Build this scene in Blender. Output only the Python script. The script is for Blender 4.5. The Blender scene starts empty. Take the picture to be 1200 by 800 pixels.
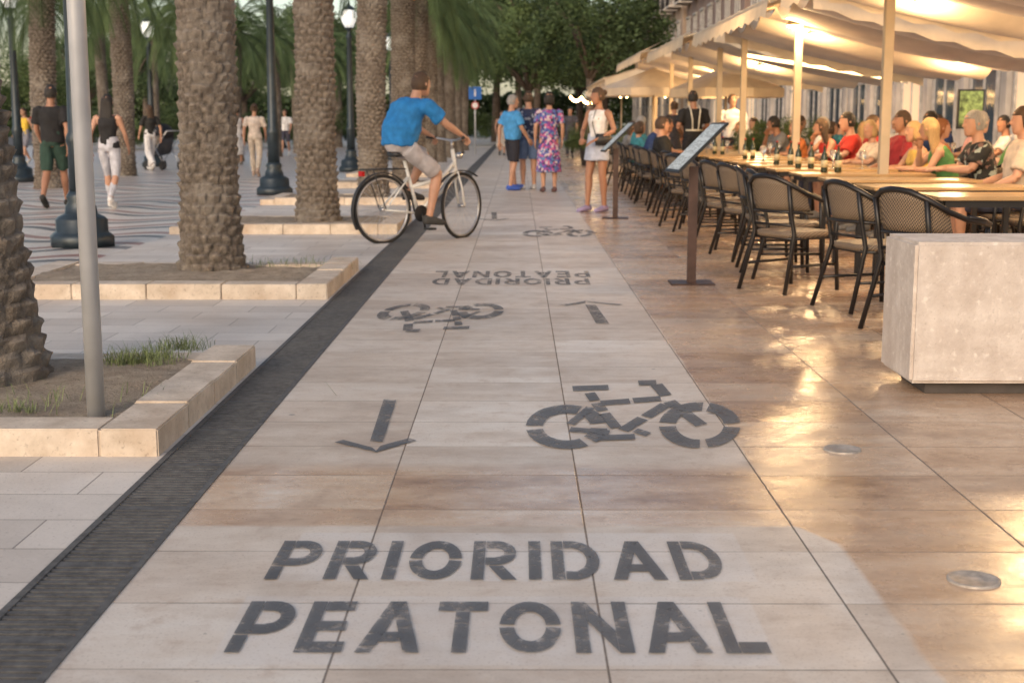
import bpy, bmesh, math, random
from mathutils import Vector, Matrix, noise
V=Vector
R=random.Random(11)
S=bpy.context.scene; COL=S.collection
PI=math.pi
# ---------------------------------------------------------------- camera measurements
F=1600.0; CH=1.25; PIT=math.atan(257/1600); YAW=7/1600
cam=bpy.data.cameras.new('camera'); camo=bpy.data.objects.new('camera',cam); COL.objects.link(camo)
camo.location=(0,0,CH); camo.rotation_euler=(PI/2-PIT,0,YAW)
cam.lens=48; cam.sensor_width=36; cam.clip_end=1000; cam.clip_start=.05
cam.dof.use_dof=True; cam.dof.focus_distance=5.5; cam.dof.aperture_fstop=4.5
S.camera=camo
M3=(Matrix.Rotation(YAW,3,'Z')@Matrix.Rotation(PI/2-PIT,3,'X'))
def ray(px,py): return M3@V((px-600,400-py,-F))
def G(px,py,z=0.0):
    d=ray(px,py); t=(z-CH)/d.z; return V((0,0,CH))+d*t
def P(px,py,Y):
    d=ray(px,py); return V((0,0,CH))+d*(Y/d.y)
# ---------------------------------------------------------------- node helper
class NT:
    def __init__(s,name):
        m=bpy.data.materials.new(name); m.use_nodes=True; s.m=m; s.t=m.node_tree; s.b=s.t.nodes['Principled BSDF']
        s.out=s.t.nodes['Material Output']; s._c=None
    def nd(s,t,**kw):
        n=s.t.nodes.new(t)
        for k,v in kw.items(): setattr(n,k,v)
        return n
    def set(s,sock,v):
        if isinstance(v,bpy.types.NodeSocket): s.t.links.new(v,sock)
        elif v is not None:
            if isinstance(v,tuple) and len(v)==3 and sock.type=='RGBA': v=v+(1,)
            sock.default_value=v
    def co(s):
        if s._c is None: s._c=s.nd('ShaderNodeTexCoord').outputs['Object']
        return s._c
    def m_(s,op,a,b=0.0,c=0.0):
        n=s.nd('ShaderNodeMath',operation=op); s.set(n.inputs[0],a); s.set(n.inputs[1],b); s.set(n.inputs[2],c); return n.outputs[0]
    def mix(s,f,a,b,bt='MIX'):
        n=s.nd('ShaderNodeMix',data_type='RGBA',blend_type=bt); s.set(n.inputs[0],f); s.set(n.inputs[6],a); s.set(n.inputs[7],b); return n.outputs[2]
    def noise(s,sc,det=3,vec=None,rough=.5):
        n=s.nd('ShaderNodeTexNoise'); s.set(n.inputs['Vector'],vec if vec is not None else s.co()); n.inputs['Scale'].default_value=sc; n.inputs['Detail'].default_value=det; n.inputs['Roughness'].default_value=rough
        return n.outputs[0]
    def ramp(s,f,stops):
        n=s.nd('ShaderNodeValToRGB'); s.set(n.inputs[0],f); e=n.color_ramp.elements
        while len(e)<len(stops): e.new(.5)
        for i,(p,c) in enumerate(stops):
            e[i].position=p; e[i].color=c+(1,) if len(c)==3 else c
        return n.outputs[0]
    def mr(s,v,a,b,c=0.0,d=1.0):
        n=s.nd('ShaderNodeMapRange'); s.set(n.inputs[0],v)
        for i,q in enumerate((a,b,c,d)): n.inputs[i+1].default_value=q
        return n.outputs[0]
    def sep(s,v=None):
        n=s.nd('ShaderNodeSeparateXYZ'); s.set(n.inputs[0],v if v is not None else s.co()); return n.outputs
    def comb(s,x,y,z=0.0):
        n=s.nd('ShaderNodeCombineXYZ'); s.set(n.inputs[0],x); s.set(n.inputs[1],y); s.set(n.inputs[2],z); return n.outputs[0]
    def white(s,v):
        n=s.nd('ShaderNodeTexWhiteNoise',noise_dimensions='3D'); s.set(n.inputs[0],v); return n.outputs[0]
    def bump(s,h,st=.3,dist=.01):
        n=s.nd('ShaderNodeBump'); n.inputs['Strength'].default_value=st; n.inputs['Distance'].default_value=dist; s.set(n.inputs['Height'],h); s.t.links.new(n.outputs[0],s.b.inputs['Normal'])
    def base(s,c): s.set(s.b.inputs['Base Color'],c)
    def rough(s,c): s.set(s.b.inputs['Roughness'],c)
def mat(name,c,rough=.6,metal=0,var=.25,sc=8,bump=0,bd=.01,trans=None):
    n=NT(name); f=n.noise(sc,4)
    c2=tuple(x*(1-var) for x in c); c3=tuple(min(1,x*(1+var)) for x in c)
    n.base(n.mix(n.mr(f,.3,.7),c2,c3)); n.rough(rough); n.b.inputs['Metallic'].default_value=metal
    if bump: n.bump(n.noise(sc*4,4),bump,bd)
    return n.m
def emis(name,c,st):
    n=NT(name); n.base(c); n.set(n.b.inputs['Emission Color'],c); n.b.inputs['Emission Strength'].default_value=st; return n.m
def translucent(name,c,amt=.4,var=.15,sc=3,bump=0):
    n=NT(name); f=n.noise(sc,3); col=n.mix(n.mr(f,.3,.7),tuple(x*(1-var) for x in c),tuple(min(1,x*(1+var)) for x in c))
    n.base(col); n.rough(.7)
    tr=n.nd('ShaderNodeBsdfTranslucent'); n.set(tr.inputs[0],col)
    mx=n.nd('ShaderNodeMixShader'); mx.inputs[0].default_value=amt
    n.t.links.new(n.b.outputs[0],mx.inputs[1]); n.t.links.new(tr.outputs[0],mx.inputs[2]); n.t.links.new(mx.outputs[0],n.out.inputs[0])
    return n.m
# ---------------------------------------------------------------- mesh helpers
def quadf(bm,pts,mi=0):
    f=bm.faces.new([bm.verts.new(p) for p in pts]); f.material_index=mi; return f
def box(bm,c,s,rot=None,mi=0):
    c=V(c); vs=[]
    for k in ((-1,-1,-1),(1,-1,-1),(1,1,-1),(-1,1,-1),(-1,-1,1),(1,-1,1),(1,1,1),(-1,1,1)):
        p=V((k[0]*s[0]/2,k[1]*s[1]/2,k[2]*s[2]/2))
        if rot: p=rot@p
        vs.append(bm.verts.new(c+p))
    for f in ((3,2,1,0),(4,5,6,7),(0,1,5,4),(1,2,6,5),(2,3,7,6),(3,0,4,7)):
        q=bm.faces.new([vs[i] for i in f]); q.material_index=mi
def loft(bm,rings,n=12,caps=True,mi=0):
    L=[]
    for c,a,b in rings:
        L.append([bm.verts.new(V(c)+V(a)*math.cos(2*PI*i/n)+V(b)*math.sin(2*PI*i/n)) for i in range(n)])
    for r in range(len(L)-1):
        for i in range(n):
            f=bm.faces.new((L[r][i],L[r][(i+1)%n],L[r+1][(i+1)%n],L[r+1][i])); f.material_index=mi; f.smooth=True
    if caps:
        f=bm.faces.new(L[0][::-1]); f.material_index=mi
        f=bm.faces.new(L[-1]); f.material_index=mi
def tube(bm,pts,rad,n=8,caps=True,mi=0,flat=1.0,ref=None):
    pts=[V(p) for p in pts]
    if not isinstance(rad,(list,tuple)): rad=[rad]*len(pts)
    rings=[]; a=None
    for i,p in enumerate(pts):
        t=(pts[min(i+1,len(pts)-1)]-pts[max(i-1,0)]).normalized()
        if a is None:
            a=V(ref) if ref else (V((1,0,0)) if abs(t.x)<.8 else V((0,1,0)))
        a=(a-t*a.dot(t)).normalized(); b=t.cross(a)
        rings.append((p,a*rad[i],b*rad[i]*flat))
    loft(bm,rings,n,caps,mi)
def lathe(bm,c,prof,n=16,mi=0,a=V((1,0,0)),b=V((0,1,0)),ax=V((0,0,1))):
    c=V(c); loft(bm,[(c+ax*z,a*max(r,.0005),b*max(r,.0005)) for r,z in prof],n,True,mi)
def ell(bm,c,r,n=12,mi=0):
    m=8; c=V(c)
    loft(bm,[(c+V((0,0,-r[2]*math.cos(PI*(k+.02)/(m+.04)))),V((r[0]*math.sin(PI*(k+.15)/(m+.3)),0,0)),V((0,r[1]*math.sin(PI*(k+.15)/(m+.3)),0))) for k in range(m+1)],n,True,mi)
def build(name,bm,mats,parent=None,smooth=False):
    me=bpy.data.meshes.new(name); bmesh.ops.recalc_face_normals(bm,faces=bm.faces[:]) if len(bm.faces)<60000 else None
    bm.to_mesh(me); bm.free()
    for m in (mats if isinstance(mats,list) else [mats]): me.materials.append(m)
    if smooth:
        for p in me.polygons: p.use_smooth=True
    o=bpy.data.objects.new(name,me); COL.objects.link(o)
    if parent: o.parent=parent
    return o
def meshobj(name,me,parent=None,mats=None):
    o=bpy.data.objects.new(name,me); COL.objects.link(o)
    if parent: o.parent=parent
    if mats:
        for i,m in enumerate(mats):
            o.material_slots[i].link='OBJECT'; o.material_slots[i].material=m
    return o
def thing(name,label,cat,loc=(0,0,0),rz=0,group=None):
    o=bpy.data.objects.new(name,None); COL.objects.link(o); o.empty_display_size=.1
    o.location=loc; o.rotation_euler=(0,0,rz); o['label']=label; o['category']=cat
    if group: o['group']=group
    return o
def tag(o,label,cat,group=None):
    o['label']=label; o['category']=cat
    if group: o['group']=group
    return o
def dup(root,loc,rz,label,group=None,scale=None):
    r=root.copy(); COL.objects.link(r); r.location=loc; r.rotation_euler=(0,0,rz); r['label']=label
    if group: r['group']=group
    if scale: r.scale=scale
    for ch in list(root.children):
        c=ch.copy(); COL.objects.link(c); c.parent=r
        for g in list(ch.children):
            d=g.copy(); COL.objects.link(d); d.parent=c
    return r
def BM(): return bmesh.new()
ORD=['first','second','third','fourth','fifth','sixth','seventh','eighth','ninth','tenth','eleventh','twelfth','thirteenth','fourteenth','fifteenth','sixteenth','seventeenth','eighteenth','nineteenth','twentieth','twenty-first','twenty-second','twenty-third','twenty-fourth','twenty-fifth','twenty-sixth']
# ================================================================ PEOPLE
def remesh(bm,vox=.012,sm=3):
    me=bpy.data.meshes.new('t'); bmesh.ops.recalc_face_normals(bm,faces=bm.faces[:]); bm.to_mesh(me); bm.free()
    ob=bpy.data.objects.new('t',me); COL.objects.link(ob)
    m=ob.modifiers.new('r','REMESH'); m.mode='VOXEL'; m.voxel_size=vox; m.use_smooth_shade=True
    m2=ob.modifiers.new('s','SMOOTH'); m2.iterations=sm; m2.factor=.6
    dg=bpy.context.evaluated_depsgraph_get(); new=bpy.data.meshes.new_from_object(ob.evaluated_get(dg))
    bpy.data.objects.remove(ob); bpy.data.meshes.remove(me)
    for p in new.polygons: p.use_smooth=True
    return new
def displace(me,fn):
    N=[v.normal.copy() for v in me.vertices]; C=[v.co.copy() for v in me.vertices]; out=[]
    for p,n_ in zip(C,N): q=p+n_*fn(p); out.extend((q.x,q.y,q.z))
    me.vertices.foreach_set('co',out); me.update()
def J_base():
    J=dict(pel=V((0,0,.94)),wai=V((0,.0,1.09)),che=V((0,.0,1.27)),nb=V((0,-.015,1.435)),hd=V((0,.02,1.605)),turn=0.0)
    for s in (-1,1):
        J['hip',s]=V((s*.09,0,.90)); J['kn',s]=V((s*.10,.015,.49)); J['an',s]=V((s*.10,-.03,.085)); J['ft',s]=V((s*.02,1,-.05))
        J['sh',s]=V((s*.17,-.01,1.385)); J['el',s]=V((s*.235,-.03,1.12)); J['wr',s]=V((s*.235,.05,.88))
    return J
def J_walk(ph=1,st=1.0):
    J=J_base()
    J['kn',ph]=V((ph*.09,.16*st,.50)); J['an',ph]=V((ph*.09,.26*st,.10)); J['ft',ph]=V((0,1,.12))
    J['kn',-ph]=V((-ph*.10,-.03*st,.47)); J['an',-ph]=V((-ph*.09,-.30*st,.17)); J['ft',-ph]=V((0,.8,-.5))
    J['el',-ph]=V((-ph*.24,.06,1.12)); J['wr',-ph]=V((-ph*.22,.22,.92))
    J['el',ph]=V((ph*.24,-.12,1.12)); J['wr',ph]=V((ph*.24,-.12,.87))
    return J
def J_sit(v=0):
    J=J_base(); ln=(.04,.10,-.04,.02)[v%4]
    J['pel']=V((0,-.04,.555)); J['wai']=V((0,-.06+ln*.3,.70)); J['che']=V((0,-.05+ln,.88)); J['nb']=V((0,-.05+ln*1.6,1.045)); J['hd']=V((0,-.01+ln*2,1.215))
    for s in (-1,1):
        J['hip',s]=V((s*.09,.0,.535)); J['kn',s]=V((s*.12,.42,.53)); J['an',s]=V((s*.12,.38+.06*s*(v%2),.085)); J['ft',s]=V((0,1,-.05))
        J['sh',s]=V((s*.17,-.05+ln*1.4,1.0)); J['el',s]=V((s*.235,.09+ln,.80)); J['wr',s]=V((s*.13,.33,.80))
    if v%4==1:
        J['el',1]=V((.2,.26,.83)); J['wr',1]=V((.07,.27,1.03))
    if v%4==2:
        J['el',-1]=V((-.26,-.02,.74)); J['wr',-1]=V((-.2,.2,.64)); J['el',1]=V((.26,-.02,.74)); J['wr',1]=V((.15,.25,.66))
    J['turn']=(.3,-.5,.1,.7)[v%4]
    return J
POSES={}
POSES['stand']=J_base()
POSES['walk']=J_walk(1); POSES['walkl']=J_walk(-1,.8)
for v in range(4): POSES['sit%d'%v]=J_sit(v)
J=J_base(); J['el',1]=V((.24,.02,1.12)); J['wr',1]=V((.16,.24,1.2)); J['kn',-1]=V((-.12,.05,.49)); J['an',-1]=V((-.15,.0,.085)); J['turn']=.5; POSES['talk']=J
J=J_base(); J['el',1]=V((.27,.02,1.13)); J['wr',1]=V((.12,.20,1.02)); J['el',-1]=V((-.27,-.04,1.13)); J['wr',-1]=V((-.12,.2,1.0)); J['an',1]=V((.12,.08,.085)); J['kn',1]=V((.11,.07,.49)); J['turn']=-.3; POSES['hold']=J
J=J_walk(-1,.45); J['an',1]=V((.10,-.10,.09)); J['ft',1]=V((.1,1,-.05)); J['turn']=-.4; POSES['amble']=J
J=J_base()
J['pel']=V((0,-.25,.975)); J['wai']=V((0,-.24,1.11)); J['che']=V((0,-.14,1.28)); J['nb']=V((0,-.03,1.42)); J['hd']=V((0,.055,1.565))
for s in (-1,1):
    J['hip',s]=V((s*.09,-.20,.94)); J['sh',s]=V((s*.19,-.035,1.365)); J['el',s]=V((s*.30,.13,1.17)); J['wr',s]=V((s*.27,.355,1.06))
J['kn',1]=V((.12,.17,.66)); J['an',1]=V((.13,.04,.25)); J['ft',1]=V((0,1,-.1)); J['kn',-1]=V((-.13,.20,.84)); J['an',-1]=V((-.13,-.03,.50)); J['ft',-1]=V((0,1,-.15))
POSES['cycle']=J
def torso(bm,J,g,inf,lo,hi,belly=0):
    m=1.0 if g=='m' else .9
    sl=(J['sh',1]+J['sh',-1])/2
    t0=(J['wai']-J['pel']).normalized()
    pts=[(J['pel']-t0*.085,.10,.075),(J['pel']-t0*.02,.155*(1.06 if g=='w' else .97),.112),(J['pel'].lerp(J['wai'],.5),.15*(1 if g=='w' else .97),.108+belly*.7),(J['wai'],.142*m*(.9 if g=='w' else 1)+belly*.4,.10+belly),(J['wai'].lerp(J['che'],.5),.148*m+belly*.3,.105+belly*.8),(J['che'],.165*m+belly*.2,.115+(.015 if g=='w' else 0)+belly*.3),(sl-(sl-J['che'])*.25,.17*m,.10),(sl+V((0,0,.02)),.14*m,.075),(J['nb'],.07*m,.06)]
    sel=pts[lo:hi]; rings=[]
    for i,(p,a,b) in enumerate(sel):
        k=lo+i; q0=pts[max(k-1,0)][0]; q1=pts[min(k+1,len(pts)-1)][0]
        t=(q1-q0).normalized(); r=V((1,0,0)); f=t.cross(r).normalized()
        off=f*(belly*.5 if 2<=k<=4 else 0)
        rings.append((p+off,r*(a+inf),f*(b+inf)))
    loft(bm,rings,20)
def limb(bm,pts,rads): tube(bm,pts,rads,12,ref=(1,0,0) )
def thigh_pts(J,s): return [J['hip',s],J['hip',s].lerp(J['kn',s],.5),J['kn',s]]
def body_mesh(pk,g,belly):
    J=POSES[pk]; k=1.0 if g=='m' else .88
    bm=BM(); torso(bm,J,g,0,0,9,belly)
    for s in (-1,1):
        h,kn,an=J['hip',s],J['kn',s],J['an',s]
        kk=1.0 if g=='m' else .96
        limb(bm,[h,h.lerp(kn,.5),kn],[.085*kk,.073*kk,.054*kk])
        bk=V((0,-.014,0))
        limb(bm,[kn-(kn-h).normalized()*.02,kn.lerp(an,.3)+bk,kn.lerp(an,.65)+bk*.4,an],[.053*kk,.057*kk,.042*kk,.036*kk])
        f=J['ft',s].normalized()
        limb(bm,[an+V((0,0,-.035))-f*.05,an+V((0,0,-.04))+f*.04,an+V((0,0,-.05))+f*.12,an+V((0,0,-.055))+f*.17],[.034,.04,.036,.022])
        sh,el,wr=J['sh',s],J['el',s],J['wr',s]
        limb(bm,[sh+V((-s*.03,0,0)),sh+V((s*.015,0,-.02)),sh.lerp(el,.5),el],[.055*k,.056*k,.048*k,.038*k])
        limb(bm,[el,el.lerp(wr,.3),wr],[.038*k,.040*k,.025*k])
    hd=J['hd']; nb=J['nb']
    limb(bm,[nb-V((0,0,.03)),nb.lerp(hd,.5)-V((0,.01,0)),hd-V((0,.01,.02))],[.062*k,.052*k,.05*k])
    c,s_=math.cos(J['turn']),math.sin(J['turn']); rx=V((c,s_,0)); fy=V((-s_,c,0))
    prof=[(-.118,.022,.028,.045),(-.105,.040,.048,.034),(-.075,.056,.070,.018),(-.04,.066,.084,.006),(0,.072,.093,0),(.035,.075,.097,-.004),(.07,.070,.090,-.008),(.098,.050,.064,-.01),(.113,.02,.026,-.01)]
    loft(bm,[(hd+V((0,0,z))+fy*o,rx*a,fy*b) for z,a,b,o in prof],18)
    limb(bm,[hd+fy*.085+V((0,0,.012)),hd+fy*.105+V((0,0,-.022)),hd+fy*.09+V((0,0,-.034))],[.010,.016,.012])
    for s in (-1,1): tube(bm,[hd+rx*s*.066+V((0,0,.018)),hd+rx*s*.082+V((0,0,.0))-fy*.008,hd+rx*s*.07+V((0,0,-.026))],[.012,.017,.010],8)
    me=remesh(bm,.0115,2)
    b2=BM(); b2.from_mesh(me)
    for s in (-1,1):
        ell(b2,hd+rx*s*.029+fy*.0865+V((0,0,.006)),(.012,.007,.006),8,1)
        tube(b2,[hd+rx*s*.014+fy*.092+V((0,0,.026)),hd+rx*s*.045+fy*.083+V((0,0,.026))],.004,6,mi=1)
    tube(b2,[hd-rx*.024+fy*.082+V((0,0,-.062)),hd+fy*.0905+V((0,0,-.060)),hd+rx*.024+fy*.082+V((0,0,-.062))],[.003,.0065,.003],6,mi=2)
    for s in (-1,1):
        el,wr=J['el',s],J['wr',s]; d=(wr-el).normalized()
        if pk=='cycle': d=V((0,.86,-.5))
        lat=d.cross(V((0,0,1)) if abs(d.z)<.7 else V((1,0,0))).normalized(); nrm=lat.cross(d).normalized()
        if nrm.z>0 and abs(d.z)<.7: nrm=-nrm
        if abs(d.z)>=.7: nrm=V((-s,0,0)); nrm=(nrm-d*nrm.dot(d)).normalized(); lat=d.cross(nrm)
        if abs(d.z)>=.7 and lat.y<0: lat=-lat
        q=.9 if g=='w' else 1
        loft(b2,[(wr-d*.02,lat*.026*q,nrm*.022*q),(wr+d*.03,lat*.036*q,nrm*.018*q),(wr+d*.075,lat*.042*q,nrm*.015*q),(wr+d*.09,lat*.036*q,nrm*.010*q)],12)
        for j,(o,L) in enumerate(((-.031,.06),(-.0105,.073),(.0105,.078),(.031,.07))):
            p0=wr+d*.078+lat*o*q; cur=.35 if pk!='cycle' else 1.1
            p1=p0+(d*math.cos(cur*.6)+nrm*math.sin(cur*.6))*L*.5; p2=p1+(d*math.cos(cur*1.6)+nrm*math.sin(cur*1.6))*L*.5
            tube(b2,[p0-d*.01,p1,p2],[.0098*q,.0088*q,.0066*q],7)
        ts=lat*(1 if s*lat.x<0 or abs(d.z)>=.7 else -1)
        tube(b2,[wr+d*.02+ts*.022,wr+d*.055+ts*.052+nrm*.012,wr+d*.085+ts*.055+nrm*.025],[.013*q,.0115*q,.008*q],7)
    b2.to_mesh(me); b2.free()
    for p in me.polygons: p.use_smooth=True
    me.materials.clear()
    for i in range(3): me.materials.append(None)
    return me
def top_mesh(pk,g,kind,belly):
    J=POSES[pk]; bm=BM(); k=1.0 if g=='m' else .88
    if kind=='tank':
        torso(bm,J,g,.010,1,8,belly)
    else:
        torso(bm,J,g,(.034 if pk=='cycle' else .022) if g=='m' else .014,1,9,belly)
        for s in (-1,1):
            sh,el,wr=J['sh',s],J['el',s],J['wr',s]
            e=sh.lerp(el,.76) if kind!='long' else el
            w=1.12 if g=='m' else 1
            limb(bm,[sh+V((-s*.03,0,0)),sh+V((s*.015,0,-.015)),sh.lerp(e,.55),e],[.067*k,.070*k*w,.070*k*w,.070*k*w if kind!='long' else .052*k])
            if kind=='long': limb(bm,[el,el.lerp(wr,.9)],[.052*k,.036*k])
    me=remesh(bm,.013,2)
    displace(me,lambda p: noise.noise(V((p.x*9,p.y*9,p.z*5)))*.013+noise.noise(V((p.x*20+p.z*16,p.y*20,p.z*8)))*.009)
    me.materials.clear(); me.materials.append(None); return me
def bottom_mesh(pk,g,kind):
    J=POSES[pk]; bm=BM()
    if kind in('skirt','dress','longskirt'):
        sit=pk.startswith('sit')
        a,b=J['kn',1],J['kn',-1]; kc=(a+b)/2
        zt={'skirt':.55,'dress':1.2,'longskirt':1.55}[kind]
        if sit:
            torso(bm,J,g,.016,0,4)
            for s in (-1,1): limb(bm,thigh_pts(J,s),[.10,.09,.08])
        else:
            c0=J['wai']; n=24; rings=[]
            end=J['pel'].lerp(kc,min(zt*.9,1)) if zt<=1 else kc+V((0,0,-.12*(zt)))
            for i,t in enumerate((0,.25,.5,.75,1)):
                c=c0.lerp(end,t)
                if t<.3: w,d=.14+.03*t*4*.6,.11+.03*t*2
                else: w,d=.175+.045*(t-.25)*(1.6 if kind!='skirt' else .6),.13+.06*(t-.25)*(1.6 if kind!='skirt' else .6)
                rings.append((c,V((w,0,0)),V((0,d,0))))
            loft(bm,rings,n)
    else:
        torso(bm,J,g,.011,0,4)
        for s in (-1,1):
            h,kn,an=J['hip',s],J['kn',s],J['an',s]
            if kind=='shorts': limb(bm,[h,h.lerp(kn,.5),h.lerp(kn,.88)],[.098,.093,.088])
            elif kind=='hotpants': limb(bm,[h,h.lerp(kn,.4)],[.092,.088])
            else:
                w={'pants':1.0,'leggings':.78,'wide':1.25}[kind]
                limb(bm,[h,h.lerp(kn,.5),kn],[.092,.080,.068*w]); limb(bm,[kn,kn.lerp(an,.4)+V((0,-.012,0)),an+V((0,0,.02))],[.068*w,.068*w,.055*w])
    me=remesh(bm,.013,2)
    displace(me,lambda p: noise.noise(V((p.x*14+3,p.y*14,p.z*4)))*.012)
    me.materials.clear(); me.materials.append(None); return me
def hair_mesh(pk,kind):
    J=POSES[pk]; bm=BM(); hd=J['hd']; c,s_=math.cos(J['turn']),math.sin(J['turn']); rx=V((c,s_,0)); fy=V((-s_,c,0))
    def sc(z): return math.sqrt(max(0,1-(z/.128)**2))
    n=28
    zs=[-.06,-.04,-.02,0,.02,.04,.06,.08,.095,.108,.118,.124]
    L=[]
    for z in zs:
        row=[]
        for i in range(n):
            a=2*PI*i/n; ca,sa=math.cos(a),math.sin(a)
            q=sc(z-.0)
            zz=z
            if sa>.25 and z<.05:
                zz=.05+ (z-.05)*.05; q=sc(zz)
            rg_=1+.05*noise.noise(V((ca*3,sa*3,z*25)))+R.uniform(-.03,.03)
            y=sa*.104*q*rg_; x=ca*.085*q*rg_
            row.append(bm.verts.new(hd+rx*x+fy*(y-.008)+V((0,0,zz+R.uniform(-.003,.003)))))
        L.append(row)
    for r in range(len(L)-1):
        for i in range(n): bm.faces.new((L[r][i],L[r][(i+1)%n],L[r+1][(i+1)%n],L[r+1][i]))
    bm.faces.new(L[-1])
    if kind=='long':
        rings=[]
        for z,w,d,o in ((.06,.075,.05,-.05),(0,.088,.06,-.05),(-.06,.092,.055,-.05),(-.13,.098,.045,-.065),(-.21,.10,.038,-.085),(-.29,.085,.03,-.10),(-.34,.05,.018,-.105)):
            rings.append((hd+V((0,0,z))+fy*o,rx*w,fy*d))
        loft(bm,rings,16)
    if kind=='bob':
        for s in (-1,1):
            loft(bm,[(hd+V((0,0,z))+fy*o+rx*s*.062,rx*w,fy*d) for z,w,d,o in ((.06,.02,.05,-.02),(0,.028,.07,-.02),(-.06,.03,.065,-.02),(-.10,.02,.05,-.02))],12)
        loft(bm,[(hd+V((0,0,z))+fy*o,rx*w,fy*d) for z,w,d,o in ((.04,.07,.04,-.06),(-.05,.08,.045,-.06),(-.11,.065,.03,-.06))],12)
    if kind=='bun': ell(bm,hd-fy*.11+V((0,0,.05)),(.045,.04,.042))
    me=bpy.data.meshes.new('hair'); bm.to_mesh(me); bm.free(); me.materials.append(None)
    for p in me.polygons: p.use_smooth=True
    return me
def shoe_mesh(pk,s):
    J=POSES[pk]; an=J['an',s]; f=J['ft',s].normalized(); bm=BM()
    r=V((1,0,0)); u=r.cross(f)
    if u.z<0: u=-u
    loft(bm,[(an+V((0,0,-.042))-f*.075,r*.022,u*.03),(an+V((0,0,-.036))-f*.055,r*.038,u*.046),(an+V((0,0,-.036))+f*.02,r*.044,u*.048),(an+V((0,0,-.048))+f*.11,r*.047,u*.036),(an+V((0,0,-.052))+f*.17,r*.043,u*.031),(an+V((0,0,-.056))+f*.20,r*.022,u*.02)],16)
    me=bpy.data.meshes.new('shoe'); bm.to_mesh(me); bm.free(); me.materials.append(None)
    for p in me.polygons: p.use_smooth=True
    return me
CACHE={}
def cget(key,fn,*a):
    if key not in CACHE: CACHE[key]=fn(*a)
    return CACHE[key]
_cm={}
def cmat(c,var=.2,sc=14,rough=.85):
    k=(c,var)
    if k not in _cm: _cm[k]=mat('cloth',c,rough,0,var,sc,.25,.01)
    return _cm[k]
def floral(name,cols,sc):
    n=NT(name); v=n.nd('ShaderNodeTexVoronoi'); n.set(v.inputs['Vector'],n.co()); v.inputs['Scale'].default_value=sc
    w=n.white(v.outputs['Color']); st=[(i/len(cols),c) for i,c in enumerate(cols)]
    r=n.ramp(w,st)
    for x in n.t.nodes:
        if x.type=='VALTORGB': x.color_ramp.interpolation='CONSTANT'
    n.base(r); n.rough(.85); return n.m
SK=[mat('skin',(.47,.26,.175),.5,0,.12,9),mat('skin_tan',(.34,.17,.105),.5,0,.12,9),mat('skin_pale',(.57,.36,.27),.5,0,.12,9)]
EYE=mat('eye_dark',(.03,.02,.02),.3,0,0); LIP=mat('lips',(.38,.13,.11),.5,0,0)
def hm(c):
    k=('h',c)
    if k not in _cm:
        n=NT('hair'); x=n.sep(); f=n.noise(60,3,n.comb(n.m_('MULTIPLY',x[0],3),n.m_('MULTIPLY',x[1],3),n.m_('MULTIPLY',x[2],.3)))
        n.base(n.mix(f,tuple(q*.4 for q in c),tuple(min(1,q*1.5) for q in c))); n.rough(.6); n.bump(f,.8,.012); _cm[k]=n.m
    return _cm[k]
HAIR=dict(black=(.02,.016,.014),brown=(.07,.04,.022),blond=(.45,.30,.14),grey=(.30,.29,.28),white=(.6,.58,.55),red=(.25,.09,.03))
def person(pk,g,loc,rz,h,label,skin=0,hair=('short','black'),top=('tee',(.1,.1,.1)),bottom=('pants',(.05,.05,.07)),shoes=(.5,.5,.5),belly=0,group=None):
    b=meshobj('person',cget(('b',pk,g,belly),body_mesh,pk,g,belly),None,[SK[skin],EYE,LIP])
    b.location=loc; b.rotation_euler=(0,0,rz); k=h/1.72; b.scale=(k,k,k); tag(b,label,'person',group)
    def mm(c): return c if isinstance(c,bpy.types.Material) else cmat(c)
    if hair[0]!='bald': meshobj('hair',cget(('h',pk,hair[0]),hair_mesh,pk,hair[0]),b,[hm(HAIR[hair[1]])])
    meshobj('dress' if bottom[0]=='dress' else 'shirt',cget(('t',pk,g,top[0],belly),top_mesh,pk,g,top[0],belly),b,[mm(top[1])])
    nm={'pants':'trousers','wide':'trousers','leggings':'leggings','shorts':'shorts','hotpants':'shorts','skirt':'skirt','longskirt':'skirt','dress':'skirt'}[bottom[0]]
    meshobj(nm,cget(('o',pk,g,bottom[0]),bottom_mesh,pk,g,bottom[0]),b,[mm(bottom[1])])
    for s in (-1,1): meshobj('shoe',cget(('s',pk,s),shoe_mesh,pk,s),b,[mm(shoes)])
    return b
D2=math.radians
m_floral=floral('floral_dress',[(.25,.05,.25),(.08,.08,.35),(.5,.12,.25),(.1,.2,.4),(.55,.45,.5),(.05,.04,.12)],26)
m_navy=floral('patterned_shirt',[(.02,.03,.08),(.03,.05,.12),(.02,.03,.07),(.3,.33,.4),(.02,.03,.08)],26)
m_leaf=floral('leafy_shirt',[(.02,.02,.02),(.02,.02,.02),(.03,.03,.03),(.35,.4,.36),(.02,.02,.02),(.2,.12,.1)],24)
ROT=-PI/2
g=G(66,243); person('walk','m',g,.05,1.78,'person in black t-shirt and dark green shorts walking away between the left lamp posts',1,('short','black'),('tee',(.012,.012,.014)),('shorts',(.02,.05,.038)),(.03,.03,.03))
g=G(131,244); person('walkl','w',g,-.1,1.64,'person with long dark hair, black top and white leggings walking away',0,('long','black'),('tank',(.015,.015,.017)),('leggings',(.46,.47,.53)),(.7,.7,.7))
g=G(178,200); person('walk','w',g,.7,1.68,'person in black top and wide white trousers beside the pushchair',0,('long','brown'),('tee',(.02,.02,.02)),('wide',(.6,.6,.62)),(.5,.5,.5))
g=G(300,207); person('walkl','w',g,.0,1.66,'person in cream top and beige trousers walking away behind the third palm',0,('bun','brown'),('tee',(.6,.52,.46)),('pants',(.48,.42,.36)),(.4,.3,.25))
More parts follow.
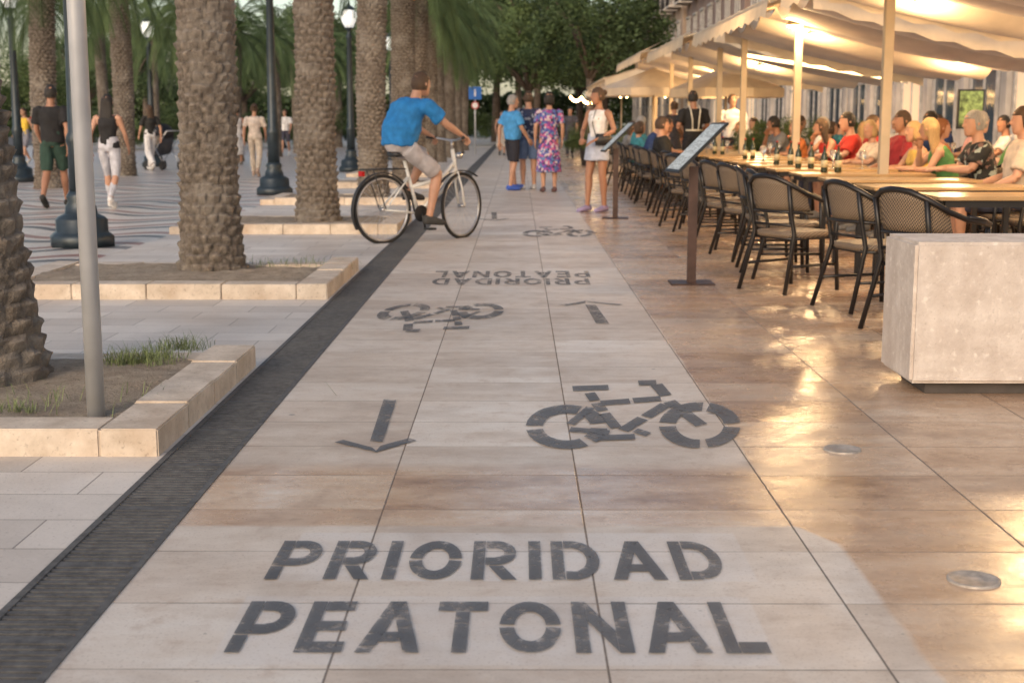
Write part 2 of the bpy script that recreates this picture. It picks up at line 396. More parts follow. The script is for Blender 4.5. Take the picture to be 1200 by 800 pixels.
g=G(279,193); person('stand','w',g,.3,1.68,'person in white top and long pale skirt just left of the cream top walker',1,('short','black'),('tank',(.65,.62,.62)),('longskirt',(.5,.5,.52)),(.1,.1,.1))
g=G(335,182); person('walk','m',g,PI,1.72,'distant person in white t-shirt and dark shorts beside the second lamp post',0,('short','brown'),('tee',(.7,.7,.72)),('shorts',(.06,.06,.09)),(.6,.6,.6))
g=G(31,193); person('walkl','w',g,2.7,1.66,'distant person in yellow top at the far left',0,('long','brown'),('tank',(.75,.5,.06)),('shorts',(.2,.2,.24)),(.4,.4,.4))
g=G(47,189); person('walk','m',g,0,1.72,'distant person in dark red shirt at the far left beyond the yellow top',1,('short','black'),('tee',(.25,.04,.03)),('pants',(.04,.04,.06)),(.1,.1,.1))
g=G(600,223); person('amble','m',g,-1.0,1.74,'person in bright blue t-shirt and black shorts, left of the group of three',0,('short','grey'),('tee',(.06,.28,.60)),('shorts',(.02,.02,.03)),(.05,.12,.5),.04)
g=G(619,222); person('stand','m',g,.2,1.80,'person in dark patterned shirt and denim shorts in the middle of the group of three',0,('short','brown'),('tee',m_navy),('shorts',(.10,.16,.30)),(.4,.4,.42),.03)
g=G(643,225); person('stand','w',g,.1,1.78,'person in long floral dress at the right of the group of three',0,('bob','black'),('tee',m_floral),('dress',m_floral),(.1,.05,.05),.045)
wl=G(700,248); wp=person('hold','w',wl,2.35,1.72,'person in white sleeveless top and short blue-grey skirt standing beside the rear menu stand',1,('bun','brown'),('tank',(.72,.70,.69)),('skirt',(.40,.44,.55)),(.30,.25,.42))
# ---------------- bicycle + cyclist
M_tyre=mat('tyre_rubber',(.018,.018,.02),.7); M_rim=mat('rim_metal',(.5,.5,.52),.3,.9,.1); M_white=mat('white_paint',(.72,.72,.70),.35,0,.06); M_blk=mat('black_plastic',(.02,.02,.022),.45,0,.2)
rg=G(449,285); A_=D2(41); fwd=V((math.cos(A_),math.sin(A_),0)); brz=A_-PI/2
BS=1.03
mid=rg+fwd*.45*BS; mid.z=.004
bike=thing('bicycle','white step-through bicycle ridden across the drain by the person in blue','bicycle',mid,brz); bike.scale=(BS,BS,BS)
def wheel(yc,steer=0,r=.335):
    n=40
    b=BM(); tube(b,[V((0,math.sin(2*PI*i/n)*r,r+math.cos(2*PI*i/n)*r)) for i in range(n+1)],.018,8,False,ref=(1,0,0)); w=build('wheel',b,M_tyre,bike,True)
    w.location=(0,yc,0); w.rotation_euler=(0,0,steer)
    b=BM(); tube(b,[V((0,math.sin(2*PI*i/n)*(r-.022),r+math.cos(2*PI*i/n)*(r-.022))) for i in range(n+1)],.011,6,False,ref=(1,0,0)); build('rim',b,M_rim,w,True)
    b=BM(); lathe(b,(-.035,0,r),[(.02,0),(.02,.07)],10,a=V((0,1,0)),b=V((0,0,1)),ax=V((1,0,0)))
    for i in range(28):
        a=2*PI*i/28; tube(b,[(.02*(-1)**i,math.sin(a+.2)*.02,r+math.cos(a+.2)*.02),(0,math.sin(a)*(r-.025),r+math.cos(a)*(r-.025))],.0014,4)
    build('spokes',b,M_rim,w)
    return w
wheel(-.45); wheel(.57,D2(15))
b=BM()
for pts,rr in (([(0,.45,.93),(0,.50,.66)],.022),([(0,.49,.72),(0,.3,.5),(0,.0,.28)],.024),([(0,.48,.80),(0,.28,.62),(0,-.1,.55)],.02),([(0,-.17,.82),(0,.0,.28)],.018),
    ([(.03,0,.28),(.05,-.45,.335)],.011),([(-.03,0,.28),(-.05,-.45,.335)],.011),([(.015,-.12,.66),(.05,-.45,.335)],.009),([(-.015,-.12,.66),(-.05,-.45,.335)],.009),
    ([(.02,.50,.70),(.05,.53,.55),(.05,.57,.335)],.012),([(-.02,.50,.70),(-.05,.53,.55),(-.05,.57,.335)],.012)):
    tube(b,pts,rr,10)
build('frame',b,M_white,bike,True)
b=BM(); loft(b,[(V((0,-.33,.885)),V((.075,0,0)),V((0,0,.03))),(V((0,-.27,.89)),V((.085,0,0)),V((0,0,.035))),(V((0,-.15,.885)),V((.04,0,0)),V((0,0,.025))),(V((0,-.05,.88)),V((.018,0,0)),V((0,0,.015)))],14); build('saddle',b,M_blk,bike,True)
b=BM(); tube(b,[(0,.45,.92),(0,.44,1.02)],.014); tube(b,[(-.30,.36,1.05),(-.2,.42,1.04),(-.06,.45,1.02),(.06,.45,1.02),(.2,.42,1.04),(.30,.36,1.05)],.012,10); hb=build('handlebar',b,M_rim,bike,True)
for s in (-1,1):
    b=BM(); tube(b,[(s*.22,.41,1.043),(s*.31,.35,1.053)],.017,10); build('grip',b,M_blk,hb,True)
b=BM(); lathe(b,(.045,0,.28),[(.085,0),(.085,.006)],24,a=V((0,1,0)),b=V((0,0,1)),ax=V((1,0,0))); tube(b,[(.06,0,.28),(.075,.03,.13)],.01); tube(b,[(-.06,0,.28),(-.075,-.03,.43)],.01); cr=build('crank',b,M_blk,bike)
for s,y,z in ((1,.05,.125),(-1,-.03,.425)):
    b=BM(); box(b,(s*.13,y,z),(.10,.09,.022)); build('pedal',b,M_blk,bike)
for yc,a0,a1 in ((-.45,-2.1,1.0),(.57,-1.2,.6)):
    b=BM(); pts=[V((0,yc+math.sin(a)*.37,.335+math.cos(a)*.37)) for a in [a0+(a1-a0)*i/16 for i in range(17)]]
    tube(b,pts,.026,8,flat=.25,ref=(1,0,0)); build('mudguard',b,M_blk,bike,True)
b=BM(); 
for s in (-1,1): tube(b,[(s*.06,-.2,.74),(s*.06,-.68,.74)],.007); tube(b,[(s*.06,-.6,.74),(s*.06,-.45,.34)],.006)
for y in (-.25,-.4,-.55,-.68): tube(b,[(-.06,y,.74),(.06,y,.74)],.006)
build('rear_rack',b,M_blk,bike)
b=BM(); box(b,(0,-.70,.70),(.07,.03,.05)); build('tail_light',b,mat('red_reflector',(.4,.01,.01),.2,0,0),bike)
b=BM(); lathe(b,(0,.50,.86),[(.02,0),(.036,.03),(.036,.06)],12,a=V((1,0,0)),b=V((0,0,1)),ax=V((0,1,0))); build('headlight',b,M_rim,bike)
person('cycle','m',mid,brz,1.80,'cyclist in bright blue polo shirt and light grey shorts riding the white bicycle',0,('short','brown'),('tee',(.015,.17,.45)),('shorts',(.42,.40,.42)),(.05,.05,.05),.06)
# ================================================================ GROUND
n=NT('travertine_paving'); x=n.sep()
tx=n.m_('DIVIDE',n.m_('ADD',x[0],1.09+65),.65); ty=n.m_('DIVIDE',n.m_('ADD',x[1],-3.0+44),.44)
fx=n.m_('FRACT',tx); fy=n.m_('FRACT',ty); ix=n.m_('FLOOR',tx); iy=n.m_('FLOOR',ty)
tid=n.comb(ix,iy); wn=n.white(tid); wn2=n.white(n.comb(iy,ix,5.0))
ex=n.m_('MULTIPLY',n.m_('MINIMUM',fx,n.m_('SUBTRACT',1.0,fx)),.65); ey=n.m_('MULTIPLY',n.m_('MINIMUM',fy,n.m_('SUBTRACT',1.0,fy)),.44)
wob=n.m_('MULTIPLY',n.noise(30,2),.002)
jl=n.m_('MAXIMUM',n.mr(n.m_('SUBTRACT',ex,wob),.0006,.0030,1,0),n.m_('MULTIPLY',n.mr(n.m_('SUBTRACT',ey,wob),.0008,.0036,1,0),n.mr(n.noise(1.7,2),.35,.6,.3,.85)))
off=n.m_('MULTIPLY',wn,37.0)
st=n.noise(1.0,8,n.comb(n.m_('ADD',n.m_('MULTIPLY',x[0],2.6),off),n.m_('MULTIPLY',x[1],6.5),off),.70)
cl=n.noise(2.3,6,None,.6); fine=n.noise(110,4,None,.6); big=n.noise(.55,3); blot=n.noise(8,8,None,.72)
w2=n.m_('ADD',x[0],n.m_('MULTIPLY',n.m_('SUBTRACT',n.noise(3,3),.5),.03))
cr_=n.m_('MULTIPLY',n.mr(x[1],3.95,4.16),.10)
inx=n.mr(n.m_('ADD',w2,cr_),.955,.975,1,0)
yy=n.m_('ADD',x[1],n.m_('MULTIPLY',n.m_('SUBTRACT',n.noise(4,2),.5),.02))
za=n.m_('MULTIPLY',n.mr(yy,2.86,2.88),n.mr(yy,4.12,4.15,1,0)); zb=n.mr(yy,4.80,4.95)
lz=n.m_('MULTIPLY',inx,n.m_('MAXIMUM',za,zb))
def rectmask(x0,x1,y0,y1,e=.008):
    return n.m_('MULTIPLY',n.m_('MULTIPLY',n.mr(x[0],x0-e,x0),n.mr(x[0],x1,x1+e,1,0)),n.m_('MULTIPLY',n.mr(x[1],y0-e,y0),n.mr(x[1],y1,y1+e,1,0)))
pm=n.m_('MAXIMUM',rectmask(-.72,.61,3.03,3.49),rectmask(-.66,.66,3.62,4.06))
lzv=n.m_('MULTIPLY',lz,n.mr(n.m_('ADD',cl,n.m_('MULTIPLY',wn,.35)),.25,.6,.72,1))
tanc=n.ramp(n.m_('ADD',n.m_('MULTIPLY',st,.85),n.m_('MULTIPLY',wn,.24)),[(.30,(.25,.145,.09)),(.45,(.43,.275,.175)),(.60,(.56,.395,.27)),(.78,(.66,.52,.39))])
lig=n.ramp(n.m_('ADD',n.m_('MULTIPLY',st,.72),n.m_('MULTIPLY',wn2,.28)),[(.28,(.48,.395,.32)),(.5,(.62,.54,.46)),(.72,(.71,.655,.59))])
c=n.mix(lzv,tanc,lig)
c=n.mix(n.mr(blot,.53,.68,0,.5),c,n.mix(lz,(.26,.145,.085),(.42,.31,.235)))
c=n.mix(n.mr(blot,.28,.42,.4,0),c,(.76,.69,.60))
c=n.mix(n.m_('MULTIPLY',pm,n.mr(n.noise(12,4),.3,.6,.35,.7)),c,(.66,.62,.585))
c=n.mix(n.mr(fine,.56,.70,0,.45),c,(.24,.18,.14))
c=n.mix(n.mr(cl,.5,.72,0,.40),c,(.28,.215,.17))
c=n.mix(n.mr(big,.5,.7,0,.22),c,(.32,.23,.165))
vo=n.nd('ShaderNodeTexVoronoi'); n.set(vo.inputs['Vector'],n.co()); vo.inputs['Scale'].default_value=1.6
c=n.mix(n.mr(n.m_('ADD',vo.outputs['Distance'],n.m_('MULTIPLY',n.noise(40,2),.02)),.030,.038,.6,0),c,(.13,.12,.12))
vo3=n.nd('ShaderNodeTexVoronoi'); n.set(vo3.inputs['Vector'],n.co()); vo3.inputs['Scale'].default_value=7
c=n.mix(n.mr(n.m_('ADD',vo3.outputs['Distance'],n.m_('MULTIPLY',n.noise(90,2),.05)),.05,.07,.5,0),c,(.2,.17,.15))
c=n.mix(n.m_('MULTIPLY',jl,.82),c,(.09,.07,.06))
n.base(c)
rr=n.m_('ADD',n.m_('MULTIPLY',lz,.20),n.mr(n.m_('ADD',n.m_('MULTIPLY',cl,.5),n.m_('MULTIPLY',blot,.5)),.3,.7,.12,.42))
rr=n.m_('ADD',rr,n.m_('MULTIPLY',jl,.4)); n.rough(rr)
hb_=n.m_('ADD',n.m_('MULTIPLY',n.white(n.comb(iy,ix,3.0)),.15),n.m_('SUBTRACT',n.m_('ADD',n.m_('MULTIPLY',n.noise(6,4),.7),n.m_('MULTIPLY',fine,.12)),n.m_('MULTIPLY',jl,.5)))
n.bump(hb_,.45,.007); M_trav=n.m
n=NT('pale_paving'); x=n.sep()
tx=n.m_('DIVIDE',n.m_('ADD',x[0],60.0),.6); ty=n.m_('DIVIDE',n.m_('ADD',x[1],60.0),.3)
iy=n.m_('FLOOR',ty); tx=n.m_('ADD',tx,n.m_('MULTIPLY',iy,.5)); fx=n.m_('FRACT',tx); fy=n.m_('FRACT',ty); wn=n.white(n.comb(n.m_('FLOOR',tx),iy))
ex=n.m_('MULTIPLY',n.m_('MINIMUM',fx,n.m_('SUBTRACT',1.0,fx)),.6); ey=n.m_('MULTIPLY',n.m_('MINIMUM',fy,n.m_('SUBTRACT',1.0,fy)),.3)
jl=n.mr(n.m_('MINIMUM',ex,ey),.001,.004,1,0)
f=n.noise(6,6,None,.65); c=n.mix(n.m_('ADD',n.m_('MULTIPLY',wn,.45),n.m_('MULTIPLY',f,.55)),(.43,.385,.345),(.76,.71,.655)); c=n.mix(n.mr(n.noise(1.3,4),.5,.75,0,.5),c,(.38,.30,.235)); c=n.mix(n.mr(n.noise(70,3),.6,.72,0,.4),c,(.2,.17,.15)); c=n.mix(n.m_('MULTIPLY',jl,.8),c,(.12,.1,.09))
n.base(c); n.rough(.5); n.bump(n.m_('SUBTRACT',n.noise(50,3),jl),.3,.004); M_pale=n.m
n=NT('wave_mosaic'); x=n.sep()
w=n.m_('ADD',x[1],n.m_('MULTIPLY',n.m_('SINE',n.m_('MULTIPLY',x[0],3.4)),.36)); k=n.m_('FRACT',n.m_('DIVIDE',n.m_('ADD',w,60.0),1.35))
r=n.ramp(k,[(0,(.70,.655,.60)),(.30,(.07,.08,.10)),(.50,(.70,.655,.60)),(.66,(.32,.14,.11)),(.84,(.70,.655,.60))])
for q in n.t.nodes:
    if q.type=='VALTORGB': q.color_ramp.interpolation='CONSTANT'
vo=n.nd('ShaderNodeTexVoronoi',feature='DISTANCE_TO_EDGE'); n.set(vo.inputs['Vector'],n.co()); vo.inputs['Scale'].default_value=24
c=n.mix(n.mr(vo.outputs[0],.0,.08,.5,0),r,(.25,.22,.2)); c=n.mix(n.mr(n.noise(2,4),.4,.7,0,.3),c,(.4,.37,.35))
n.base(c); n.rough(.36); n.bump(n.noise(20,2),.15,.004); M_mos=n.m
def sheet(name,x0,x1,y0,y1,z,m):
    b=BM(); quadf(b,[(x0,y0,z),(x1,y0,z),(x1,y1,z),(x0,y1,z)]); o=build(name,b,m); o['kind']='structure'; return o
sheet('ground',-300,300,-60,400,-.02,mat('asphalt',(.10,.10,.10),.9,0,.3,2))
sheet('promenade_paving',-1.07,30,-8,160,0,M_trav)
sheet('planting_strip_paving',-3.9,-1.34,-8,160,0,M_pale)
sheet('mosaic_paving',-26,-3.9,-8,160,-.001,M_mos)
n=NT('worn_dark_grate'); f=n.noise(22,6,None,.7); g2=n.noise(2.5,4); c=n.mix(n.mr(f,.35,.65),(.05,.05,.052),(.12,.12,.12)); c=n.mix(n.mr(g2,.45,.7,0,.35),c,(.15,.145,.14)); n.base(c); n.rough(.75); n.bump(n.noise(60,4),.4,.006); M_iron=n.m
b=BM(); quadf(b,[(-1.34,-8,-.016),(-1.07,-8,-.016),(-1.07,160,-.016),(-1.34,160,-.016)])
for xx in (-1.329,-1.081): box(b,(xx,76,-.005),(.022,168,.018))
y=1.5; k=0
while y<34:
    k+=1
    box(b,(-1.205,y,-.006),(.226,.021 if k%16 else .05,.014)); y+=.034 if (k+1)%16 and k%16 else .05
while y<120: box(b,(-1.205,y,-.006),(.226,.5,.014)); y+=.52
o=build('drain_grate',b,M_iron); o['kind']='structure'
# kerbed beds
n=NT('pale_kerb_stone'); f=n.noise(7,6,None,.65); c=n.mix(n.mr(f,.3,.7),(.44,.36,.28),(.70,.61,.51)); c=n.mix(n.mr(n.noise(2.5,4),.5,.7,0,.5),c,(.38,.26,.17)); c=n.mix(n.mr(n.noise(60,4),.6,.72,0,.5),c,(.2,.16,.13)); n.base(c); n.rough(.65); n.bump(n.m_('ADD',n.noise(40,4),f),.35,.01); M_kerb=n.m
n=NT('dry_sandy_soil'); f=n.noise(9,7,None,.7); c=n.mix(n.mr(f,.3,.7),(.23,.185,.14),(.46,.385,.30)); c=n.mix(n.mr(n.noise(45,4),.58,.7,0,.7),c,(.10,.08,.06)); c=n.mix(n.mr(n.noise(2.2,3),.5,.7,0,.5),c,(.24,.19,.145)); n.base(c); n.rough(.95); n.bump(n.m_('ADD',n.noise(60,5,None,.7),f),1.0,.02); M_soil=n.m
def slab(b,x0,x1,y0,y1,z0,z1,bev=.008):
    t=BM(); box(t,((x0+x1)/2,(y0+y1)/2,(z0+z1)/2),(x1-x0,y1-y0,z1-z0)); bmesh.ops.bevel(t,geom=t.edges[:],offset=bev,segments=2,affect='EDGES')
    me=bpy.data.meshes.new('x'); t.to_mesh(me); t.free(); b.from_mesh(me); bpy.data.meshes.remove(me)
near=G(180,535).y
beds=[(near,near+1.95),(G(385,351).y,G(385,351).y+1.95),(15.4,17.5),(20.9,22.9),(26.2,28.2),(31.5,33.5)]
for i,(y0,y1) in enumerate(beds):
    X1=-1.36; X0=-3.72; kw=.22; h=.11
    t=thing('planting_bed',['square kerbed bed of bare soil holding the nearest palm and the metal pole','kerbed bed around the second palm','kerbed bed around the third palm','kerbed bed around the fourth palm','kerbed bed around the fifth palm','kerbed bed around the sixth palm'][i],'planting bed',(0,0,0))
    b=BM()
    L=(y1-y0)/4
    for j in range(4): slab(b,X1-kw+R.uniform(-.003,.003),X1,y0+L*j+.002,y0+L*(j+1)-.002,-.02,h+R.uniform(-.004,.004),.006)
    L=(X1-kw-X0)/4
    for j in range(4):
        slab(b,X0+L*j+.002,X0+L*(j+1)-.003,y0+R.uniform(0,.004),y0+kw,-.02,h+R.uniform(-.004,.004),.006)
        slab(b,X0+L*j+.002,X0+L*(j+1)-.003,y1-kw,y1,-.02,h+R.uniform(-.003,.003)-.04,.006)
    slab(b,X0-kw,X0-.002,y0,y1,-.02,h-.03)
    build('kerb',b,M_kerb,t)
    b=BM(); nn=30
    vs=[[None]*(nn+1) for _ in range(nn+1)]
    for a in range(nn+1):
        for c_ in range(nn+1):
            xx=X0-.02+(X1-kw-X0+.04)*a/nn; y_=y0+kw-.02+(y1-y0-2*kw+.04)*c_/nn
            vs[a][c_]=b.verts.new((xx,y_,.068+.03*noise.noise(V((xx*2.5,y_*2.5,i)))+.014*noise.noise(V((xx*11,y_*11,i)))))
    for a in range(nn):
        for c_ in range(nn): b.faces.new((vs[a][c_],vs[a+1][c_],vs[a+1][c_+1],vs[a][c_+1]))
    build('soil',b,M_soil,t,True)
M_grass=mat('grass_blades',(.16,.20,.08),.8,0,.6,20)
b=BM()
for (cx,cy,sx,sy,nb_) in [(*G(172,424,.06)[:2],.15,.12,420),(*G(212,410,.06)[:2],.12,.05,220),(*G(140,428,.06)[:2],.08,.07,140),(*G(20,488,.06)[:2],.10,.05,110),(-2.0,11.4,.5,.3,160),(*G(70,470,.06)[:2],.5,.2,60)]:
    for _ in range(nb_):
        p=V((R.gauss(cx,sx*.6),R.gauss(cy,sy*.6),.06)); a=R.uniform(0,2*PI); L=R.uniform(.03,.12); d=V((math.cos(a),math.sin(a),0))*L*R.uniform(.2,1.1); s=V((-math.sin(a),math.cos(a),0))*.0018
        m0=p+d*.45+V((0,0,L*.6)); tp=p+d+V((0,0,L*R.uniform(.6,.95)))
        v0,v1,v2,v3,v4=[b.verts.new(q) for q in (p-s,p+s,m0+s*.8,m0-s*.8,tp)]
        b.faces.new((v0,v1,v2,v3)); b.faces.new((v3,v2,v4))
o=build('grass',b,M_grass); o['kind']='stuff'; o['label']='sparse green grass tufts growing in the soil beds'; o['category']='grass'
# ================================================================ PAINTED MARKS
def markmat(name,lo,hi,base_a,c1,c2):
    n=NT(name); f=n.noise(30,7,None,.72); f2=n.noise(4,3); n.base(n.mix(n.mr(f2,.3,.7),c1,c2)); n.rough(.6)
    tr=n.nd('ShaderNodeBsdfTransparent'); mx=n.nd('ShaderNodeMixShader'); n.set(mx.inputs[0],n.mr(n.m_('ADD',n.m_('MULTIPLY',f,.7),n.m_('MULTIPLY',f2,.3)),lo,hi,base_a,.9))
    n.t.links.new(n.b.outputs[0],mx.inputs[1]); n.t.links.new(tr.outputs[0],mx.inputs[2]); n.t.links.new(mx.outputs[0],n.out.inputs[0]); return n.m
M_mark=markmat('worn_grey_paint',.50,.64,.10,(.085,.09,.10),(.145,.15,.16))
M_mark2=markmat('very_worn_grey_paint',.45,.62,.22,(.09,.09,.095),(.14,.14,.14))
ZP=.004
def rect(x0,y0,x1,y1): return [(x0,y0),(x1,y0),(x1,y1),(x0,y1)]
def arc(cx,cy,rx,ry,a0,a1,tx=.26,ty=.19,n=14):
    out=[]
    for i in range(n):
        q=[D2(a0+(a1-a0)*k/n) for k in (i,i+1)]
        out.append([(cx+rx*math.cos(q[0]),cy+ry*math.sin(q[0])),(cx+rx*math.cos(q[1]),cy+ry*math.sin(q[1])),(cx+(rx-tx)*math.cos(q[1]),cy+(ry-ty)*math.sin(q[1])),(cx+(rx-tx)*math.cos(q[0]),cy+(ry-ty)*math.sin(q[0]))])
    return out
def para(x0,y0,x1,y1,t): return [(x0,y0),(x0+t,y0),(x1+t,y1),(x1,y1)]
T=.27
GL={
'P':(1.0,[rect(0,0,T,.32),rect(0,.34,T,1),rect(T+.02,.80,.5,1),rect(T-.0,.34,.5,.53)]+arc(.5,.67,.48,.33,-90,90,.27,.2)),
'R':(1.0,[rect(0,0,T,1),rect(T+.02,.80,.5,1),rect(T+.02,.36,.5,.55),para(.66,0,.36,.34,.31)]+arc(.5,.68,.46,.32,-90,90,.27,.2)),
'I':(.27,[rect(0,0,T,1)]),
'O':(1.15,arc(.575,.5,.575,.5,4,176,.28,.21)+arc(.575,.5,.575,.5,184,356,.28,.21)),
'D':(1.05,[rect(0,0,T,1),rect(T+.025,.80,.45,1),rect(T+.025,0,.45,.20)]+arc(.45,.5,.6,.5,-90,90,.28,.2)),
'A':(1.15,[para(0,0,.42,1,.29),para(.86,0,.44,1,.29),rect(.38,.2,.80,.38)]),
'E':(.85,[rect(0,0,T,1),rect(T+.02,.80,.85,1),rect(T,.40,.78,.59),rect(T,0,.85,.20)]),
'T':(.95,[rect(0,.80,.95,1),rect(.34,0,.34+T,.785)]),
'N':(1.05,[rect(0,0,T,1),rect(.78,0,1.05,1),[(T+.005,.99),(T+.005,.60),(.775,.01),(.775,.40)]]),
'L':(.8,[rect(0,0,T,1),rect(T+.015,0,.8,.20)])}
def word(txt,x0,x1,y0,y1,label,flip=False,gap=.23,m=None):
    tot=sum(GL[c][0] for c in txt)+gap*(len(txt)-1); u=(x1-x0)/tot; b=BM(); cx=0
    for c in txt:
        w,pl=GL[c]
        for j,pg in enumerate(pl):
            pts=[]
            for px,py in pg:
                X=x0+(cx+px)*u; Y=y0+py*(y1-y0)
                if flip: X=x0+x1-X; Y=y0+y1-Y
                pts.append((X,Y,ZP+.0002*(j%3)))
            quadf(b,pts)
        cx+=w+gap
    for f in b.faces: f.normal_update()
    bmesh.ops.reverse_faces(b,faces=[f for f in b.faces if f.normal.z<0])
    me=bpy.data.meshes.new('painted_word'); b.to_mesh(me); b.free(); me.materials.append(m or M_mark)
    o=bpy.data.objects.new('painted_word',me); COL.objects.link(o); tag(o,label,'road marking'); return o
word('PEATONAL',G(262,765).x,G(900,757).x,G(600,766).y,G(600,706).y,'nearest painted word, PEATONAL, in dark grey stencil capitals')
word('PRIORIDAD',G(308,681).x,G(852,673).x,G(600,680).y,G(600,635).y,'painted word PRIORIDAD in dark grey stencil capitals directly above the nearest word')
word('PRIORIDAD',G(505,333).x,G(692,333).x,G(600,334).y,G(600,327).y+.02,'faint far upside-down painted word PRIORIDAD, the nearer of the far pair',True,m=M_mark2)
word('PEATONAL',G(510,320).x,G(690,320).x,G(600,325.5).y,G(600,318).y,'faint far upside-down painted word PEATONAL, the farther of the far pair',True,m=M_mark2)
def mark(name,polys,label,fn):
    b=BM()
    for j,pg in enumerate(polys):
        quadf(b,[fn(p,j) for p in pg])
    for f in b.faces: f.normal_update()
    bmesh.ops.reverse_faces(b,faces=[f for f in b.faces if f.normal.z<0])
    me=bpy.data.meshes.new(name); b.to_mesh(me); b.free(); me.materials.append(M_mark)
    o=bpy.data.objects.new(name,me); COL.objects.link(o); tag(o,label,'road marking'); return o
def pxfn(p,j):
    g=G(*p); g.z=ZP+.0002*(j%7); return g
def seg(x0,y0,x1,y1,t):
    d=V((x1-x0,(y1-y0)*2.2)).normalized(); nx,ny=-d.y,d.x
    return [(x0+nx*t,y0+ny*t*.42),(x1+nx*t,y1+ny*t*.42),(x1-nx*t,y1-ny*t*.42),(x0-nx*t,y0-ny*t*.42)]
bikep=[]
for (cx,cy,rx,ry,segs) in ((664,501,48,26,[(-62,-12),(4,44),(58,172),(184,292)]),(820,499,48,27,[(-75,-5),(6,78),(90,176),(188,275)])):
    for a0,a1 in segs:
        for pg in arc(cx,cy,rx,ry,a0,a1,20,10,8): bikep.append(pg)
bikep+=[seg(671,456,713,454.5,7),seg(691,461,697,470,6.5),seg(699,473,706,482,7),seg(708,485,722,502,7),seg(692,478,668,498,5.5),seg(668,504,714,508,6.5),seg(704,473,738,470.5,7),seg(742,470,774,467.5,7),seg(780,475,757,489,7.5),seg(753,491,730,505,7.5),seg(700,514,744,512.5,7.5),seg(744,505,760,510,6),
 seg(748,449.5,769,448.8,6.5),seg(769,451,780,464,7.5),seg(784,471,800,483,8),seg(803,485,822,499,8)]
m1=mark('painted_bicycle',bikep,'large painted bicycle symbol in grey stencil on the near paving',pxfn)
ar=[seg(457,469,441,518,7.5),[(392,519),(402,516),(436,525),(443,531)],[(488,517),(479,514),(446,523),(439,531)]]
m2=mark('painted_arrow',ar,'painted arrow pointing toward the camera on the near paving',pxfn)
def bounds(o):
    xs=[v.co.x for v in o.data.vertices]; ys=[v.co.y for v in o.data.vertices]; return min(xs),max(xs),min(ys),max(ys)
def place(o,x0,x1,y0,y1,label,flip=True):
    bx=bounds(o); c=o.copy(); c.data=o.data.copy(); COL.objects.link(c); c.data.materials[0]=M_mark2
    for v in c.data.vertices:
        u=(v.co.x-bx[0])/(bx[1]-bx[0]); w=(v.co.y-bx[2])/(bx[3]-bx[2])
        if flip: u=1-u; w=1-w
        v.co.x=x0+u*(x1-x0); v.co.y=y0+w*(y1-y0)
    c['label']=label
place(m1,G(440,372).x,G(590,372).x,G(600,390).y,G(600,356).y,'second painted bicycle symbol, inverted, left lane beyond the near one')
place(m2,G(655,360).x,G(732,360).x,G(600,380).y,G(600,353).y,'second painted arrow, pointing away, right lane')
place(m1,G(612,271).x,G(695,271).x,G(600,278).y,G(600,265).y,'third painted bicycle symbol, small and far in the right lane',False)
place(m2,G(562,253).x,G(598,253).x,G(600,259).y,G(600,249).y,'third painted arrow, tiny and far near the cyclist',False)
M_disc=mat('brushed_disc',(.42,.37,.32),.5,.4,.3,40,.3)
for i,(a,c_) in enumerate(((987,527),(1141,680))):
    g=G(a,c_); b=BM(); lathe(b,(g.x,g.y,-.01),[(.072,0),(.072,.016),(.066,.018),(.064,.016),(.04,.0165),(.038,.0145),(.002,.0145)],32)
    t=build('ground_disc',b,M_disc); tag(t,['round metal disc set in the paving, the farther one','round metal disc set in the paving, the nearer one'][i],'ground light')
# ================================================================ POLE
g=G(113,489,.06); M_galv=mat('galvanised_steel',(.55,.57,.60),.4,.45,.12,5)
t=thing('signpost','plain galvanised metal pole standing in the nearest soil bed','pole',(g.x,g.y,0))
b=BM(); lathe(b,(0,0,.0),[(.036,0),(.035,3.3),(.03,3.31)],20); build('shaft',b,M_galv,t,True)
b=BM(); loft(b,[(V((0,0,.03)),V((.06,0,0)),V((0,.06,0))),(V((0,0,.065)),V((.045,0,0)),V((0,.045,0)))],16); build('footing',b,M_soil,t)
